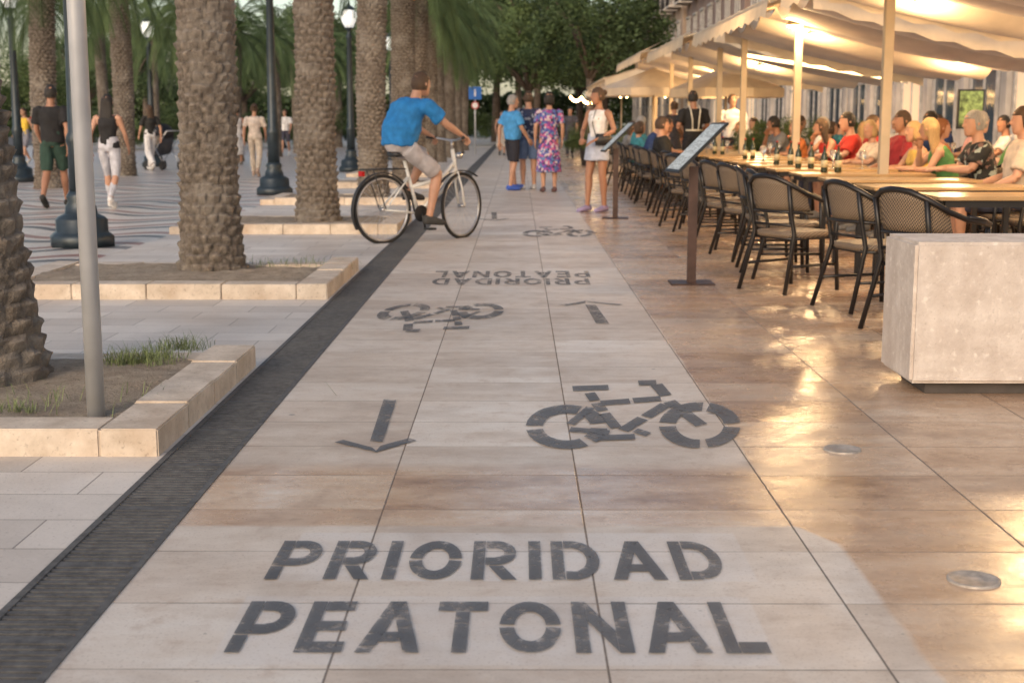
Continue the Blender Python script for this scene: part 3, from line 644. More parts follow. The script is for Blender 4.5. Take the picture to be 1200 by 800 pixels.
# ================================================================ PALMS
def palm_trunk(h,r0,seed,flare=.22):
    b=BM(); nc=14; nt=nc*6; dz=.0145; nz=int(h/dz); rowh=.080; L=[]
    def hsh(a,b_): return (math.sin(a*12.9898+b_*78.233+seed)*43758.5453)%1
    for k in range(nz+1):
        z=k*dz; R0=r0*(1+flare*math.exp(-(z/.32)**1.3)); R0*=1+.05*noise.noise(V((0,0,z*1.1+seed)))
        cx=.06*math.sin(z*.5+seed)*min(1,z/2); cy=.05*math.sin(z*.42+seed*2)*min(1,z/2)
        row=[]
        for i in range(nt):
            a=2*PI*i/nt; ca,sa=math.cos(a),math.sin(a)
            wz=z+.030*noise.noise(V((ca*2.2,sa*2.2,z*3+seed)))
            rowf=wz/rowh+i/nt; r_=math.floor(rowf); v=rowf-r_
            u=i/6.0+(.5 if r_%2 else 0)+.25*noise.noise(V((ca*3,sa*3,z*4+9+seed))); uc=math.floor(u); jo=(hsh(r_,uc%nc)-.5)*.3; du=min(1,abs(u-uc-.5+jo)*2)
            vv=v-.35*(1-du)   # pointed lower edge gives the diamond scars
            pr=max(0,min(1,.2+.9*v))*(1-du**2.4) if v<.84 else max(0,(1-v)/.16)*(1-du**2.4)
            pr*=.75+.5*max(0,min(1,vv+.6))
            jit=.3+.95*hsh(r_+3,uc%nc+1)
            rad=R0+.032*pr*jit-.012+.012*noise.noise(V((a*7,z*22,seed)))
            row.append(b.verts.new((cx+ca*rad,cy+sa*rad,z)))
        L.append(row)
    for k in range(nz):
        for i in range(nt): b.faces.new((L[k][i],L[k][(i+1)%nt],L[k+1][(i+1)%nt],L[k+1][i]))
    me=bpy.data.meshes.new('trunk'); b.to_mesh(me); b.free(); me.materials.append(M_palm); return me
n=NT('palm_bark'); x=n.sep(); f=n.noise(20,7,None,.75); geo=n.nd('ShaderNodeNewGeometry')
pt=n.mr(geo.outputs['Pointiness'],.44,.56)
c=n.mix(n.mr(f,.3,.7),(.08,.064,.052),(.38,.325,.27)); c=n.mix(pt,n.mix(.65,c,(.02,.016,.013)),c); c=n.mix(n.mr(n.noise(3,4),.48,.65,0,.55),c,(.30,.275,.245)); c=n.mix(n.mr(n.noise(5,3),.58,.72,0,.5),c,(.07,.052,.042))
n.base(c); n.rough(.95); n.bump(n.noise(70,5,None,.7),.9,.02); M_palm=n.m
M_frond=translucent('palm_frond',(.12,.18,.07),.35,.45,1.2); M_frond2=translucent('palm_frond_dark',(.08,.13,.05),.35,.45,1.2)
def crown(seed,n=46,Lf=2.5,m=None,up=.0):
    rr=random.Random(seed); b=BM()
    for i in range(n):
        az=i*2.39996+rr.uniform(-.2,.2); el=D2(82-124*(i/n)**.85+rr.uniform(-6,6)); L=Lf*rr.uniform(.85,1.1)*(1.0 if i>5 else .7)
        d=V((math.cos(az)*math.cos(el),math.sin(az)*math.cos(el),math.sin(el))); p=V((math.cos(az)*.15,math.sin(az)*.15,-.25*i/n)); N=24; prev=p.copy()
        side=V((-math.sin(az),math.cos(az),0)); pts=[p.copy()]
        for k in range(N):
            t=k/N; d=(d+V((0,0,-.055*(1+t)))).normalized(); p=p+d*L/N; pts.append(p.copy())
            upv=side.cross(d).normalized()
            ll=.46*math.sin(PI*(.12+.86*t))**.6
            for s in (-1,1):
                for q in (0,.33,.66):
                    o=prev.lerp(p,q); dr=(side*s*.8+d*.75+upv*.12+V((0,0,-.22-.2*rr.random()))+V((rr.uniform(-.1,.1),rr.uniform(-.1,.1),0))).normalized()
                    e=o+dr*ll*rr.uniform(.8,1.1)+V((0,0,-.05)); w=d*.0105
                    b.faces.new([b.verts.new(z_) for z_ in (o-w,o+w,e)])
            prev=p.copy()
        tube(b,pts[::4],[.024-.003*j for j in range(len(pts[::4]))],5)
    for i in range(60):
        a=i*2.4; z=-.75+.012*i; tube(b,[(math.cos(a)*.22,math.sin(a)*.22,z),(math.cos(a)*.4,math.sin(a)*.4,z+.22)],[.04,.02],5)
    me=bpy.data.meshes.new('crown'); b.to_mesh(me); b.free(); me.materials.append(m or M_frond); return me
TR=[palm_trunk(8.2,.235,3),palm_trunk(8.2,.23,8),palm_trunk(8.2,.27,15,.18)]; TRs=palm_trunk(5.4,.235,5)
CR=[crown(1,46),crown(2,50,2.6,M_frond2),crown(3,40,2.4)]
def palm(x,y,h,label,tr,cr,rz,grp,s=1.0,lean=0,fr=1.0):
    t=thing('palm_tree',label,'palm tree',(x,y,0),0,grp); t.scale=(s,s,1); t.rotation_euler=(0,lean,0)
    base=8.2 if tr in TR else 5.4
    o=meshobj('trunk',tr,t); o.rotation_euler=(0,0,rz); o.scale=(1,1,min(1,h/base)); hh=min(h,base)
    o=meshobj('crown',cr,t); o.location=(0,0,hh); o.rotation_euler=(0,0,rz); o.scale=(fr,fr,fr)
row1=[6.35,11.15,16.6,22,27.2,32.5,38,43.5,49,55,61]
for i,y in enumerate(row1):
    px={0:-40,1:243,2:371,3:437,4:474}.get(i); xx=P(px,150,y).x if px is not None else -2.5+R.uniform(-.1,.1)
    h=[8.2,8.2,8.0,7.0,5.7,5.2,4.8,5.0,4.7,5.0,4.8][i]
    palm(xx,y,h,'palm with rough scaly trunk, %s from the camera in the row beside the drain'%ORD[i],TR[2] if i==0 else (TR[i%2] if h>5.4 else TRs),CR[i%3],i*1.3+.4,'palms in the row beside the drain',lean=-.085 if i==0 else (0,-.015,-.02,.015,0,.01,0,0,0,0,0)[i])
for i,y in enumerate([26.3,32.3,38,44,50,56,62,69]):
    palm(-8.9+(-.35 if i==1 else R.uniform(-.15,.15)),y,[4.8,4.9,4.5,4.2,4.4,4.1,4.5,4.2][i],'palm on the mosaic promenade, %s from the front in the second row'%ORD[i],TRs,CR[(i+1)%3],i*2.1,'palms in the second row',fr=.9)
for i,y in enumerate([37,43,49,55,62,70]):
    palm(-14.6+R.uniform(-.3,.3),y,[5.3,5.0,5.0,5.0,4.8,4.8][i],'slim distant palm, %s from the front in the farthest left row'%ORD[i],TRs,CR[i%3],i*1.7,'palms in the farthest left row',s=.8,fr=1.0)
# ================================================================ BROADLEAF TREES
M_leaf=[translucent('leaves_dark',(.07,.11,.042),.3,.5,1.5),translucent('leaves_mid',(.105,.155,.055),.3,.5,1.5)]
M_bark=mat('bark',(.13,.10,.08),.9,0,.4,10,.6,.02)
def tree_mesh(seed,h,rad,nl,m):
    rr=random.Random(seed); b=BM(); tube(b,[(0,0,0),(.05,.03,h*.2),(0,.05,h*.42)],[.28,.2,.16],10); cl=[]
    for i in range(9):
        a=i*2.4+rr.uniform(-.4,.4); L=rad*rr.uniform(.5,.85); e=V((math.cos(a)*L,math.sin(a)*L,h*rr.uniform(.55,.92)))
        tube(b,[(0,.05,h*.38),V((e.x*.45,e.y*.45,h*.38+(e.z-h*.38)*.6)),e],[.11,.07,.03],6); cl.append(e)
    me=bpy.data.meshes.new('trunk'); b.to_mesh(me); b.free(); me.materials.append(M_bark)
    b=BM()
    for i in range(34):
        a=rr.uniform(0,2*PI); q=rr.random()**.5; cl.append(V((math.cos(a)*rad*q,math.sin(a)*rad*q,h*(.42+.5*rr.random()*(1.15-.5*q)))))
    for k in range(nl):
        c=cl[k%len(cl)]; s=rad*.25*(.6+.8*((k%len(cl))*.37%1)); d=V((rr.gauss(0,1),rr.gauss(0,1),rr.gauss(0,.8))); d=d.normalized()*s*rr.random()**.45
        p=c+d; u=V((rr.gauss(0,1),rr.gauss(0,1),rr.gauss(0,.5))).normalized(); w=u.cross(V((rr.gauss(0,1),rr.gauss(0,1),rr.gauss(0,1)))).normalized(); sz=rr.uniform(.06,.13)
        b.faces.new([b.verts.new(z_) for z_ in (p-u*sz,p+w*sz*.5,p+u*sz,p-w*sz*.5)])
    cm=bpy.data.meshes.new('crown'); b.to_mesh(cm); b.free(); cm.materials.append(m); return me,cm
TM=[tree_mesh(21,8,3.4,15000,M_leaf[0]),tree_mesh(22,7,3.6,15000,M_leaf[1]),tree_mesh(23,9,4,17000,M_leaf[0])]
def tree(x,y,k,s,rz,label,grp):
    t=thing('leafy_tree',label,'tree',(x,y,0),rz,grp); t.scale=(s,s,s); meshobj('trunk',TM[k][0],t); meshobj('crown',TM[k][1],t)
for i,(x,y,k,s) in enumerate([(3.2,62,0,1.0),(.6,72,1,1.05),(4.8,76,2,.9),(1.2,84,2,1.15),(-1.4,88,0,1.25),(4.2,96,1,1.2),(0,108,2,1.4)]):
    tree(x,y,k,s,i*1.1,'dense dark leafy tree, %s nearest of those closing the far end of the promenade'%ORD[i],'trees at the far end')
for i,(x,y,k,s) in enumerate([(-6,78,2,.95),(-11.5,82,0,1.0),(-17,86,1,.95),(-22,78,2,.75),(-26,84,0,.85),(-14,100,2,1.1),(-31,90,1,.9),(-6,104,0,1.3),(-21,100,2,1.0),(-28,104,0,1.1)]):
    tree(x,y,k,s,i*1.9,'leafy park tree beyond the palms, %s in order of the left background trees'%ORD[i],'trees in the left background')
for i in range(9):
    t=thing('shrub','round green shrub, %s from the left along the back of the palm garden'%ORD[i],'shrub',(-20+i*2.1,62+i*1.5,-.75),i*1.3,'shrubs behind the palm garden'); t.scale=(.42,.42,.33)
    meshobj('crown',TM[i%3][1],t)
b=BM()
for _ in range(26000):
    xx=R.uniform(-46,10); hh=3.6+1.2*noise.noise(V((xx*.25,3,1)))+.5*noise.noise(V((xx*1.1,7,1)))
    p=V((xx,116+R.uniform(-.9,.9),hh*R.random()**.7)); u=V((R.gauss(0,1),R.gauss(0,1),R.gauss(0,1))).normalized(); w=u.cross(V((R.gauss(0,1),R.gauss(0,1),R.gauss(0,1)))).normalized(); sz=R.uniform(.14,.28)
    b.faces.new([b.verts.new(z_) for z_ in (p-u*sz,p+w*sz*.6,p+u*sz,p-w*sz*.6)])
o=build('hedge',b,M_leaf[0]); tag(o,'tall uneven green hedge closing the view far behind the palms','hedge')
# ================================================================ LAMP POSTS
M_lamp=mat('dark_blue_cast_iron',(.028,.042,.055),.4,.3,.2,8,.1); M_glass=emis('frosted_lamp_glass',(.85,.88,.88),.7)
def lamp(loc,label):
    t=thing('street_lamp',label,'street lamp',loc,0,'cast iron street lamps')
    b=BM(); lathe(b,(0,0,0),[(.33,0),(.33,.10),(.30,.13),(.27,.15),(.27,.27),(.24,.30),(.17,.33),(.16,.40),(.13,.45),(.15,.50),(.11,.56)],8); build('base',b,M_lamp,t)
    b=BM()
    prof=[(.105,.56),(.10,1.0),(.115,1.05),(.115,1.10),(.09,1.15),(.078,2.0),(.062,3.3),(.08,3.33),(.08,3.37),(.05,3.40),(.04,3.5),(.09,3.55),(.1,3.58)]
    lathe(b,(0,0,0),prof,20); build('shaft',b,M_lamp,t,True)
    b=BM(); lathe(b,(0,0,3.585),[(.11,0),(.19,.18),(.21,.34),(.17,.42)],8); build('lantern',b,M_glass,t)
    b=BM(); lathe(b,(0,0,4.005),[(.19,0),(.18,.02),(.10,.09),(.04,.12),(.045,.15),(.015,.18),(.002,.26)],8); 
    for i in range(8):
        a=2*PI*i/8; tube(b,[(math.cos(a)*.112,math.sin(a)*.112,3.58),(math.cos(a)*.212,math.sin(a)*.212,3.93),(math.cos(a)*.17,math.sin(a)*.17,4.01)],.006,5)
    build('lantern_cap',b,M_lamp,t)
    return t
l0=lamp(G(97,288),'dark blue cast iron street lamp, nearest, left of the second palm')
for (p,lb) in ((G(322,228),'dark blue cast iron street lamp between the second and third palms'),(V((P(411,150,35).x,35,0)),'street lamp with white lantern between the third and fourth palms'),(V((P(20,150,29).x,29,0)),'street lamp at the far left edge'),(V((P(178,150,39).x,39,0)),'distant street lamp with white lantern above the pushchair'),(V((P(328,150,66).x,66,0)),'tiny distant street lamp beside the third palm'),(V((-4.2,46,0)),'distant street lamp in the central palm row')):
    dup(l0,p,R.random(),lb,'cast iron street lamps')
# ================================================================ FAR SIGN
g=G(557,181); t=thing('road_sign','small blue road sign over a round red and white one on a thin pole','sign',(g.x,g.y,0))
b=BM(); lathe(b,(0,0,0),[(.03,0),(.03,2.6)],10); build('pole',b,M_galv,t)
b=BM(); box(b,(0,-.05,2.35),(.50,.02,.48)); pl=build('blue_panel',b,mat('sign_blue',(.02,.14,.48),.4,0,.05),t)
b=BM(); box(b,(0,-.064,2.33),(.06,.006,.2)); box(b,(0,-.064,2.47),(.06,.006,.05)); build('pictogram',b,M_white,pl)
b=BM(); lathe(b,(0,-.04,1.88),[(.15,0),(.15,.01)],24,a=V((1,0,0)),b=V((0,0,1)),ax=V((0,-1,0))); rd=build('red_disc',b,mat('sign_red',(.45,.03,.03),.4,0,.05),t)
b=BM(); lathe(b,(0,-.052,1.88),[(.11,0),(.11,.006)],24,a=V((1,0,0)),b=V((0,0,1)),ax=V((0,-1,0))); build('white_disc',b,M_white,rd)
# ================================================================ PUSHCHAIR
g=G(191,199); t=thing('pushchair','dark pushchair beside the person in wide white trousers','pushchair',(g.x,g.y,0),.8)
b=BM(); loft(b,[(V((0,-.3,.95)),V((.2,0,0)),V((0,.03,.1))),(V((0,-.15,1.05)),V((.24,0,0)),V((0,.05,.16))),(V((0,.1,.98)),V((.25,0,0)),V((0,.05,.12)))],14); build('hood',b,M_blk,t,True)
b=BM(); loft(b,[(V((0,-.28,.85)),V((.2,0,0)),V((0,.03,.12))),(V((0,-.1,.5)),V((.21,0,0)),V((0,.06,.1))),(V((0,.35,.42)),V((.2,0,0)),V((0,.03,.08)))],14); build('seat',b,mat('pushchair_fabric',(.05,.055,.07),.8),t,True)
b=BM()
for s in (-1,1): tube(b,[(s*.24,-.65,1.02),(s*.24,.35,.2)],.012); tube(b,[(s*.24,-.4,.2),(s*.24,0,.62)],.012)
tube(b,[(-.24,-.65,1.02),(.24,-.65,1.02)],.014); build('frame',b,M_rim,t)
for s in (-1,1):
    for y in (-.4,.38):
        b=BM(); lathe(b,(s*.27-.015,y,.12),[(.12,0),(.12,.03)],18,a=V((0,1,0)),b=V((0,0,1)),ax=V((1,0,0))); build('wheel',b,M_tyre,t)
b=BM(); loft(b,[(V((0,0,0)),V((.11,0,0)),V((0,.04,0))),(V((0,0,.08)),V((.12,0,0)),V((0,.05,0))),(V((0,0,.16)),V((.10,0,0)),V((0,.03,0)))],14)
bg=build('handbag',b,M_blk,None,True); bg.location=wl+V((.06,-.19,.93)); bg.rotation_euler=(0,0,.2); tag(bg,'small black bag worn at the waist of the person in the short blue-grey skirt','bag')
b=BM(); tube(b,[V((-.10,.02,.12)),V((-.13,.10,.3)),V((-.08,.12,.48)),V((.08,.12,.45)),V((.12,.07,.3)),V((.1,.0,.12))],.007,6); build('strap',b,M_blk,bg)
# ================================================================ STONE BLOCK
n=NT('rough_cast_stone'); f=n.noise(7,7,None,.65); c=n.mix(n.mr(f,.3,.7),(.46,.395,.35),(.66,.60,.55)); c=n.mix(n.mr(n.noise(2.2,4),.5,.72,0,.45),c,(.40,.315,.265)); c=n.mix(n.mr(n.noise(75,5,None,.7),.58,.70,0,.55),c,(.24,.195,.17)); c=n.mix(n.mr(n.noise(28,4),.6,.7,0,.5),c,(.76,.71,.65))
x=n.sep(); c=n.mix(n.mr(x[2],.720,.727,0,.75),c,(.66,.45,.26))  # warm lamp light on the block's top, painted into the stone colour
n.base(c); n.rough(.8); n.bump(n.m_('ADD',n.noise(40,6,None,.7),n.noise(5,3)),.5,.016); M_conc=n.m
fl=G(1066,452,.05); fl2=P(1066,284,fl.y); hz=fl2.z
t=thing('stone_block','big rough pale stone block bench on a recessed foot at the right edge','stone block',(fl.x,fl.y,0))
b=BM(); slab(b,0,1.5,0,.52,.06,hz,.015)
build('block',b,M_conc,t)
b=BM(); slab(b,.09,1.41,.07,.46,0,.062,.004); build('foot',b,mat('dark_foot',(.07,.06,.055),.8),t)
# ================================================================ MENU STANDS
M_rust=mat('dark_brown_steel',(.06,.035,.03),.5,.4,.3,12)
n=NT('menu_sheet'); x=n.sep(); ln=n.m_('FRACT',n.m_('MULTIPLY',x[1],32)); row=n.m_('FLOOR',n.m_('MULTIPLY',x[1],32)); wv=n.noise(1,1,n.comb(n.m_('MULTIPLY',x[0],60),n.m_('MULTIPLY',row,7.3),0.0))
cg=n.m_('LESS_THAN',n.m_('ABSOLUTE',n.m_('SUBTRACT',n.m_('FRACT',n.m_('MULTIPLY',n.m_('ADD',x[0],.26),5.8)),.5)),.42)
tx_=n.m_('MULTIPLY',n.m_('MULTIPLY',n.m_('GREATER_THAN',ln,.5),n.m_('GREATER_THAN',wv,.47)),cg); c=n.mix(n.m_('MULTIPLY',tx_,.8),(.42,.46,.47),(.06,.07,.08))
n.base(c); n.set(n.b.inputs['Emission Color'],c); n.b.inputs['Emission Strength'].default_value=.3; n.rough(.55); M_menu=n.m
def menu(loc,label,s=1):
    t=thing('menu_stand',label,'menu stand',loc,0,'menu stands beside the walkway')
    b=BM(); slab(b,-.17,.17,-.15,.15,0,.012,.003); build('base_plate',b,M_rust,t)
    b=BM(); box(b,(0,0,.46),(.07,.03,.9)); build('post',b,M_rust,t)
    bd=BM(); slab(bd,-.27,.27,-.19,.19,-.018,.0,.004); o=build('board',bd,M_blk,t); o.rotation_euler=(0,-D2(44),D2(10)); o.location=(.01,0,1.06)
    bd=BM(); quadf(bd,[(-.245,-.165,.003),(.245,-.165,.003),(.245,.165,.003),(-.245,.165,.003)]); build('menu_sheet',bd,M_menu,o)
    return t
g=G(810,332); ms=menu((g.x,g.y,0),'menu stand with slanted board on a brown post, the nearer one beside the chairs')
g=G(721,256); dup(ms,(g.x,g.y,0),-.08,'menu stand with slanted board, the farther one beside the person in the short skirt')
# ================================================================ TERRACE CHAIRS / TABLES
n=NT('woven_cane'); x=n.sep()
ca=n.m_('SINE',n.m_('MULTIPLY',n.m_('ADD',x[0],n.m_('MULTIPLY',x[1],1.0)),300)); cb=n.m_('SINE',n.m_('MULTIPLY',n.m_('ADD',x[2],n.m_('MULTIPLY',x[1],.6)),300)); w=n.m_('GREATER_THAN',n.m_('MULTIPLY',ca,cb),.0)
n.base(n.mix(w,(.045,.034,.028),(.26,.19,.125))); n.rough(.5); n.bump(n.m_('MULTIPLY',ca,cb),.4,.004); M_cane=n.m
M_ch=mat('black_chair_frame',(.014,.012,.012),.35,.2,.2)
def mirror(pts): return pts+[V((-p[0],p[1],p[2])) for p in reversed(pts)]
chair=thing('terrace_chair','x','chair')
half=[V((-.25,.20,.64)),V((-.275,.12,.665)),V((-.28,-.02,.685)),V((-.27,-.17,.735)),V((-.21,-.27,.80)),V((-.11,-.325,.85)),V((-.03,-.335,.86))]
b=BM(); tube(b,mirror(half),.018,8); 
tube(b,mirror([V((-.25,-.08,.585)),V((-.23,-.18,.595)),V((-.15,-.265,.60)),V((-.04,-.285,.60))]),.013,6)
build('back_frame',b,M_ch,chair,True)
for s in (-1,1):
    b=BM(); tube(b,[(s*.235,.235,0),(s*.22,.215,.42),(s*.25,.20,.64)],.016,8); build('leg',b,M_ch,chair,True)
    b=BM(); tube(b,[(s*.235,-.33,0),(s*.20,-.21,.43),(s*.195,-.245,.60),(s*.20,-.283,.80)],.016,8); build('leg',b,M_ch,chair,True)
b=BM(); 
for pts in ([(-.215,.21,.40),(.215,.21,.40)],[(-.2,-.21,.40),(.2,-.21,.40)],[(-.22,.21,.40),(-.20,-.21,.40)],[(.22,.21,.40),(.20,-.21,.40)],[(-.225,.225,.2),(-.215,-.27,.2)],[(.225,.225,.2),(.215,-.27,.2)],[(-.19,-.225,.50),(.19,-.225,.50)]): tube(b,pts,.011,6)
build('stretcher',b,M_ch,chair)
b=BM(); loft(b,[(V((0,0,.40)),V((.215,0,0)),V((0,.215,0))),(V((0,0,.415)),V((.235,0,0)),V((0,.235,0))),(V((0,0,.447)),V((.235,0,0)),V((0,.235,0))),(V((0,0,.45)),V((.22,0,0)),V((0,.22,0)))],24); 
for v in b.verts:
    rr_=max(abs(v.co.x),abs(v.co.y)); l=math.hypot(v.co.x,v.co.y)
    if rr_>0: k=min(l/rr_,1.18); v.co.x*=k; v.co.y*=k
build('seat',b,M_cane,chair)
b=BM(); N=16; rows=[]
for k in range(5):
    row=[]
    for i in range(N+1):
        a=-1+2*i/N; xx=.24*math.sin(a*PI/2); yy=-.06-.225*math.cos(a*PI/2*.9); topz=.86-.13*abs(a)**2.2; z=.60+(topz-.60)*k/4
        row.append((xx*(1+.06*k/4),yy-.055*k/4,z))
    rows.append(row)
fr=[[b.verts.new(p) for p in r_] for r_ in rows]; bk=[[b.verts.new((p[0]*.96,p[1]+.010,p[2])) for p in r_] for r_ in rows]
for k in range(4):
    for i in range(N):
        b.faces.new((fr[k][i],fr[k][i+1],fr[k+1][i+1],fr[k+1][i])); b.faces.new((bk[k][i+1],bk[k][i],bk[k+1][i],bk[k+1][i+1]))
for k in (0,4):
    for i in range(N): b.faces.new((fr[k][i],fr[k][i+1],bk[k][i+1],bk[k][i]))
build('backrest',b,M_cane,chair,True)
for s in (-1,1):
    b=BM(); tube(b,[(s*.255,.20,.652),(s*.28,.12,.680),(s*.285,-.02,.700)],.020,8,flat=.7); build('armrest',b,M_ch,chair,True)
first=[True]
def put_chair(x,y,rz,label,group):
    if first[0]:
        first[0]=False; chair.location=(x,y,0); chair.rotation_euler=(0,0,rz); chair['label']=label; chair['group']=group; return chair
    return dup(chair,(x,y,0),rz,label,group)
XB,XC,XDD=4.35,5.15,6.9
rowA=[8.25,9.25,10.3,11.2,12.05,12.95,13.8,14.7,15.6,16.5,17.4,18.3,19.2,20.2,21.1,22,23,24,25,26.2,27.4,28.6]
for i,y in enumerate(rowA):
    x={0:2.5,1:2.42,2:2.08}.get(i,2.2+R.uniform(-.09,.09)); rz=ROT+(.55,.35,.62)[i] if i<3 else ROT+R.uniform(-.1,.55)
    put_chair(x,y,rz,'dark woven terrace chair, %s from the front in the row beside the walkway'%ORD[i],'terrace chairs beside the walkway')
rowB=[11.4,12.2,13.0,14.0,15.0,16.0,17.0,18.0,19.1,20.2,21.4,22.6,24,25.4,26.8,28.2]
for i,y in enumerate(rowB): put_chair(XB,y,-ROT+R.uniform(-.25,.25),'woven terrace chair, %s from the front in the second row'%ORD[i],'terrace chairs in the second row')
rowC=[12.6,13.5,14.5,15.5,16.5,17.5,18.6,19.7,20.8,22,23.4,24.8,26.2]
for i,y in enumerate(rowC): put_chair(XC,y,ROT+R.uniform(-.2,.2),'woven terrace chair, %s from the front in the third row'%ORD[i],'terrace chairs in the third row')
rowD=[16,17.2,18.4,19.6,20.8,22.2,23.6,25]
for i,y in enumerate(rowD): put_chair(XDD,y,-ROT+R.uniform(-.2,.2),'woven terrace chair, %s from the front in the innermost row'%ORD[i],'terrace chairs in the innermost row')
n=NT('varnished_table_top'); x=n.sep(); f=n.noise(3,5,n.comb(n.m_('MULTIPLY',x[0],1.5),n.m_('MULTIPLY',x[1],14),0.0)); sl_=n.m_('FRACT',n.m_('MULTIPLY',n.m_('ADD',x[1],.5),9.0)); c=n.mix(f,(.24,.14,.06),(.55,.37,.18)); c=n.mix(n.m_('LESS_THAN',sl_,.07),c,(.05,.03,.02)); n.base(c); n.rough(.3); M_top=n.m
def table(w,d):
    t=thing('terrace_table','x','table')
    b=BM(); slab(b,-w/2,w/2,-d/2,d/2,.725,.75,.004); build('table_top',b,M_top,t)
    b=BM()
    for a in ((0,-d/2+.05,w-.1,.025),(0,d/2-.05,w-.1,.025)): box(b,(a[0],a[1],.70),(a[2],a[3],.048))
    for a in (-w/2+.05,w/2-.05): box(b,(a,0,.70),(.025,d-.13,.048))
    build('apron',b,M_ch,t)
    for sx in (-1,1):
        for sy in (-1,1):
            b=BM(); slab(b,sx*(w/2-.05)-.022,sx*(w/2-.05)+.022,sy*(d/2-.05)-.022,sy*(d/2-.05)+.022,0,.676,.003); build('leg',b,M_ch,t)
    return t
tb=table(1.3,.66); tf=True; Tpos=[]
tyA=[9.6,10.95,12.3,13.65,15.0,16.3,17.6,18.9,20.2,21.5,22.8,24.1,25.4]
for i,y in enumerate(tyA):
    lb='terrace table with yellowish brown top, %s from the front beside the walkway chairs'%ORD[i]; x=3.4 if i>0 else 3.5
    if tf: tb.location=(x,y,0); tb['label']=lb; tb['group']='terrace tables beside the walkway'; tf=False
    else: dup(tb,(x,y,0),R.uniform(-.02,.02),lb,'terrace tables beside the walkway')
    Tpos.append((x,y))
for i,y in enumerate([13,14.4,15.8,17.2,18.7,20.2,21.8,23.4]):
    dup(tb,(6.02,y,0),0,'terrace table with yellowish brown top, %s from the front in the inner table row'%ORD[i],'terrace tables in the inner row'); Tpos.append((6.02,y))
M_bot=mat('dark_bottle_glass',(.02,.03,.015),.12,0,.1); M_lab=mat('bottle_label',(.5,.42,.25),.6,0,.3,60)
n=NT('clear_glass'); n.base((.85,.88,.88)); n.rough(.05); n.b.inputs['Transmission Weight'].default_value=.9; M_cg=n.m
bt=thing('bottle','x','bottle'); b=BM(); lathe(b,(0,0,0),[(.032,0),(.034,.01),(.034,.15),(.028,.18),(.013,.21),(.012,.26)],16); build('glass',b,M_bot,bt,True)
b=BM(); lathe(b,(0,0,.05),[(.0347,0),(.0347,.07)],16); build('label',b,M_lab,bt,True); b=BM(); lathe(b,(0,0,.258),[(.014,0),(.014,.02)],12); build('cap',b,mat('cap_red',(.3,.03,.02),.5),bt)
gl=None; bfirst=True; bi=0
for i,(x,y) in enumerate(Tpos):
    if i in (3,4,5,7,9,14,16,18):
        for k in range(2 if i<10 else 1):
            lb='dark glass bottle with pale label on a terrace table, %s counted from the front'%ORD[bi]; p=(x-.35+k*.12+R.uniform(0,.05),y+R.uniform(-.15,.15),.751)
            if bfirst: bt.location=p; bt['label']=lb; bt['group']='bottles on the terrace tables'; bfirst=False
            else: dup(bt,p,0,lb,'bottles on the terrace tables')
            bi+=1
gi=0
for i,(x,y) in enumerate(Tpos):
    if i>=4 and i%2==0 or i>14:
        for k in range(2):
            if gl is None:
                b=BM(); lathe(b,(0,0,0),[(.03,0),(.032,.004),(.008,.008),(.006,.08),(.02,.10),(.037,.13),(.038,.17),(.032,.20)],16); gl=build('wine_glass',b,M_cg,None,True); o=gl
            else: o=gl.copy(); COL.objects.link(o)
            o.location=(x+R.uniform(-.4,.4),y+R.uniform(-.25,.25),.751); tag(o,'stemmed wine glass on a terrace table, %s counted from the front'%ORD[gi],'glass','wine glasses on the terrace tables'); gi+=1
RD=[('red',(.45,.03,.02)),('cream',(.6,.5,.4)),('green',(.08,.22,.07)),('white',(.65,.63,.6)),('black',(.015,.015,.015)),('teal',(.04,.20,.24)),('orange',(.5,.16,.05)),('dark red',(.28,.02,.025)),('pale pink',(.6,.32,.3)),('grey',(.2,.2,.21)),('navy blue',(.02,.04,.12)),('yellow',(.6,.4,.1))]
def diner(row,i,x,y,face,ci,hairk,hc,g_,v,skin=0,topk='tee',matc=None,nm=None):
    rz=ROT if face>0 else -ROT
    rn={'A':'row beside the walkway','B':'second row','C':'third row','D':'innermost row'}[row]
    nmc=nm or RD[ci][0]
    person('sit%d'%v,g_,(x,y,0),rz+R.uniform(-.25,.25),(1.62 if g_=='w' else 1.74)+R.uniform(-.04,.05),'diner in %s top, %s hair, %s chair from front, %s'%(nmc,hc,ORD[i],rn),skin,(hairk,hc),(topk,matc or RD[ci][1]),('pants' if v%2 else 'shorts',(.05,.06,.1)),(.2,.2,.2),0,'diners on the terrace')
for (i,ci,hk,hc,g_,v,sk,tk,mc,nm) in [(1,1,'short','brown','m',2,0,'tee',None,None),(2,4,'short','grey','m',0,0,'tee',m_leaf,'dark leafy patterned'),(3,2,'long','blond','w',1,0,'tank',None,None),(4,11,'bob','blond','w',0,0,'tank',None,None),(5,7,'short','brown','m',2,1,'tee',None,None),(6,1,'bob','blond','w',3,0,'tee',None,None),(7,0,'short','black','m',0,0,'tee',None,None),(8,0,'long','brown','w',1,0,'tank',None,None),(9,3,'short','grey','m',2,0,'tee',None,None),(10,6,'bob','red','w',0,0,'tee',None,None),(11,9,'short','black','m',1,1,'tee',None,None),(12,8,'long','blond','w',2,0,'tank',None,None),(13,4,'short','brown','m',3,0,'tee',None,None),(14,3,'long','brown','w',0,0,'tank',None,None),(15,10,'short','grey','m',1,0,'tee',None,None)]:
    diner('B',i,XB,rowB[i],-1,ci,hk,hc,g_,v,sk,tk,mc,nm)
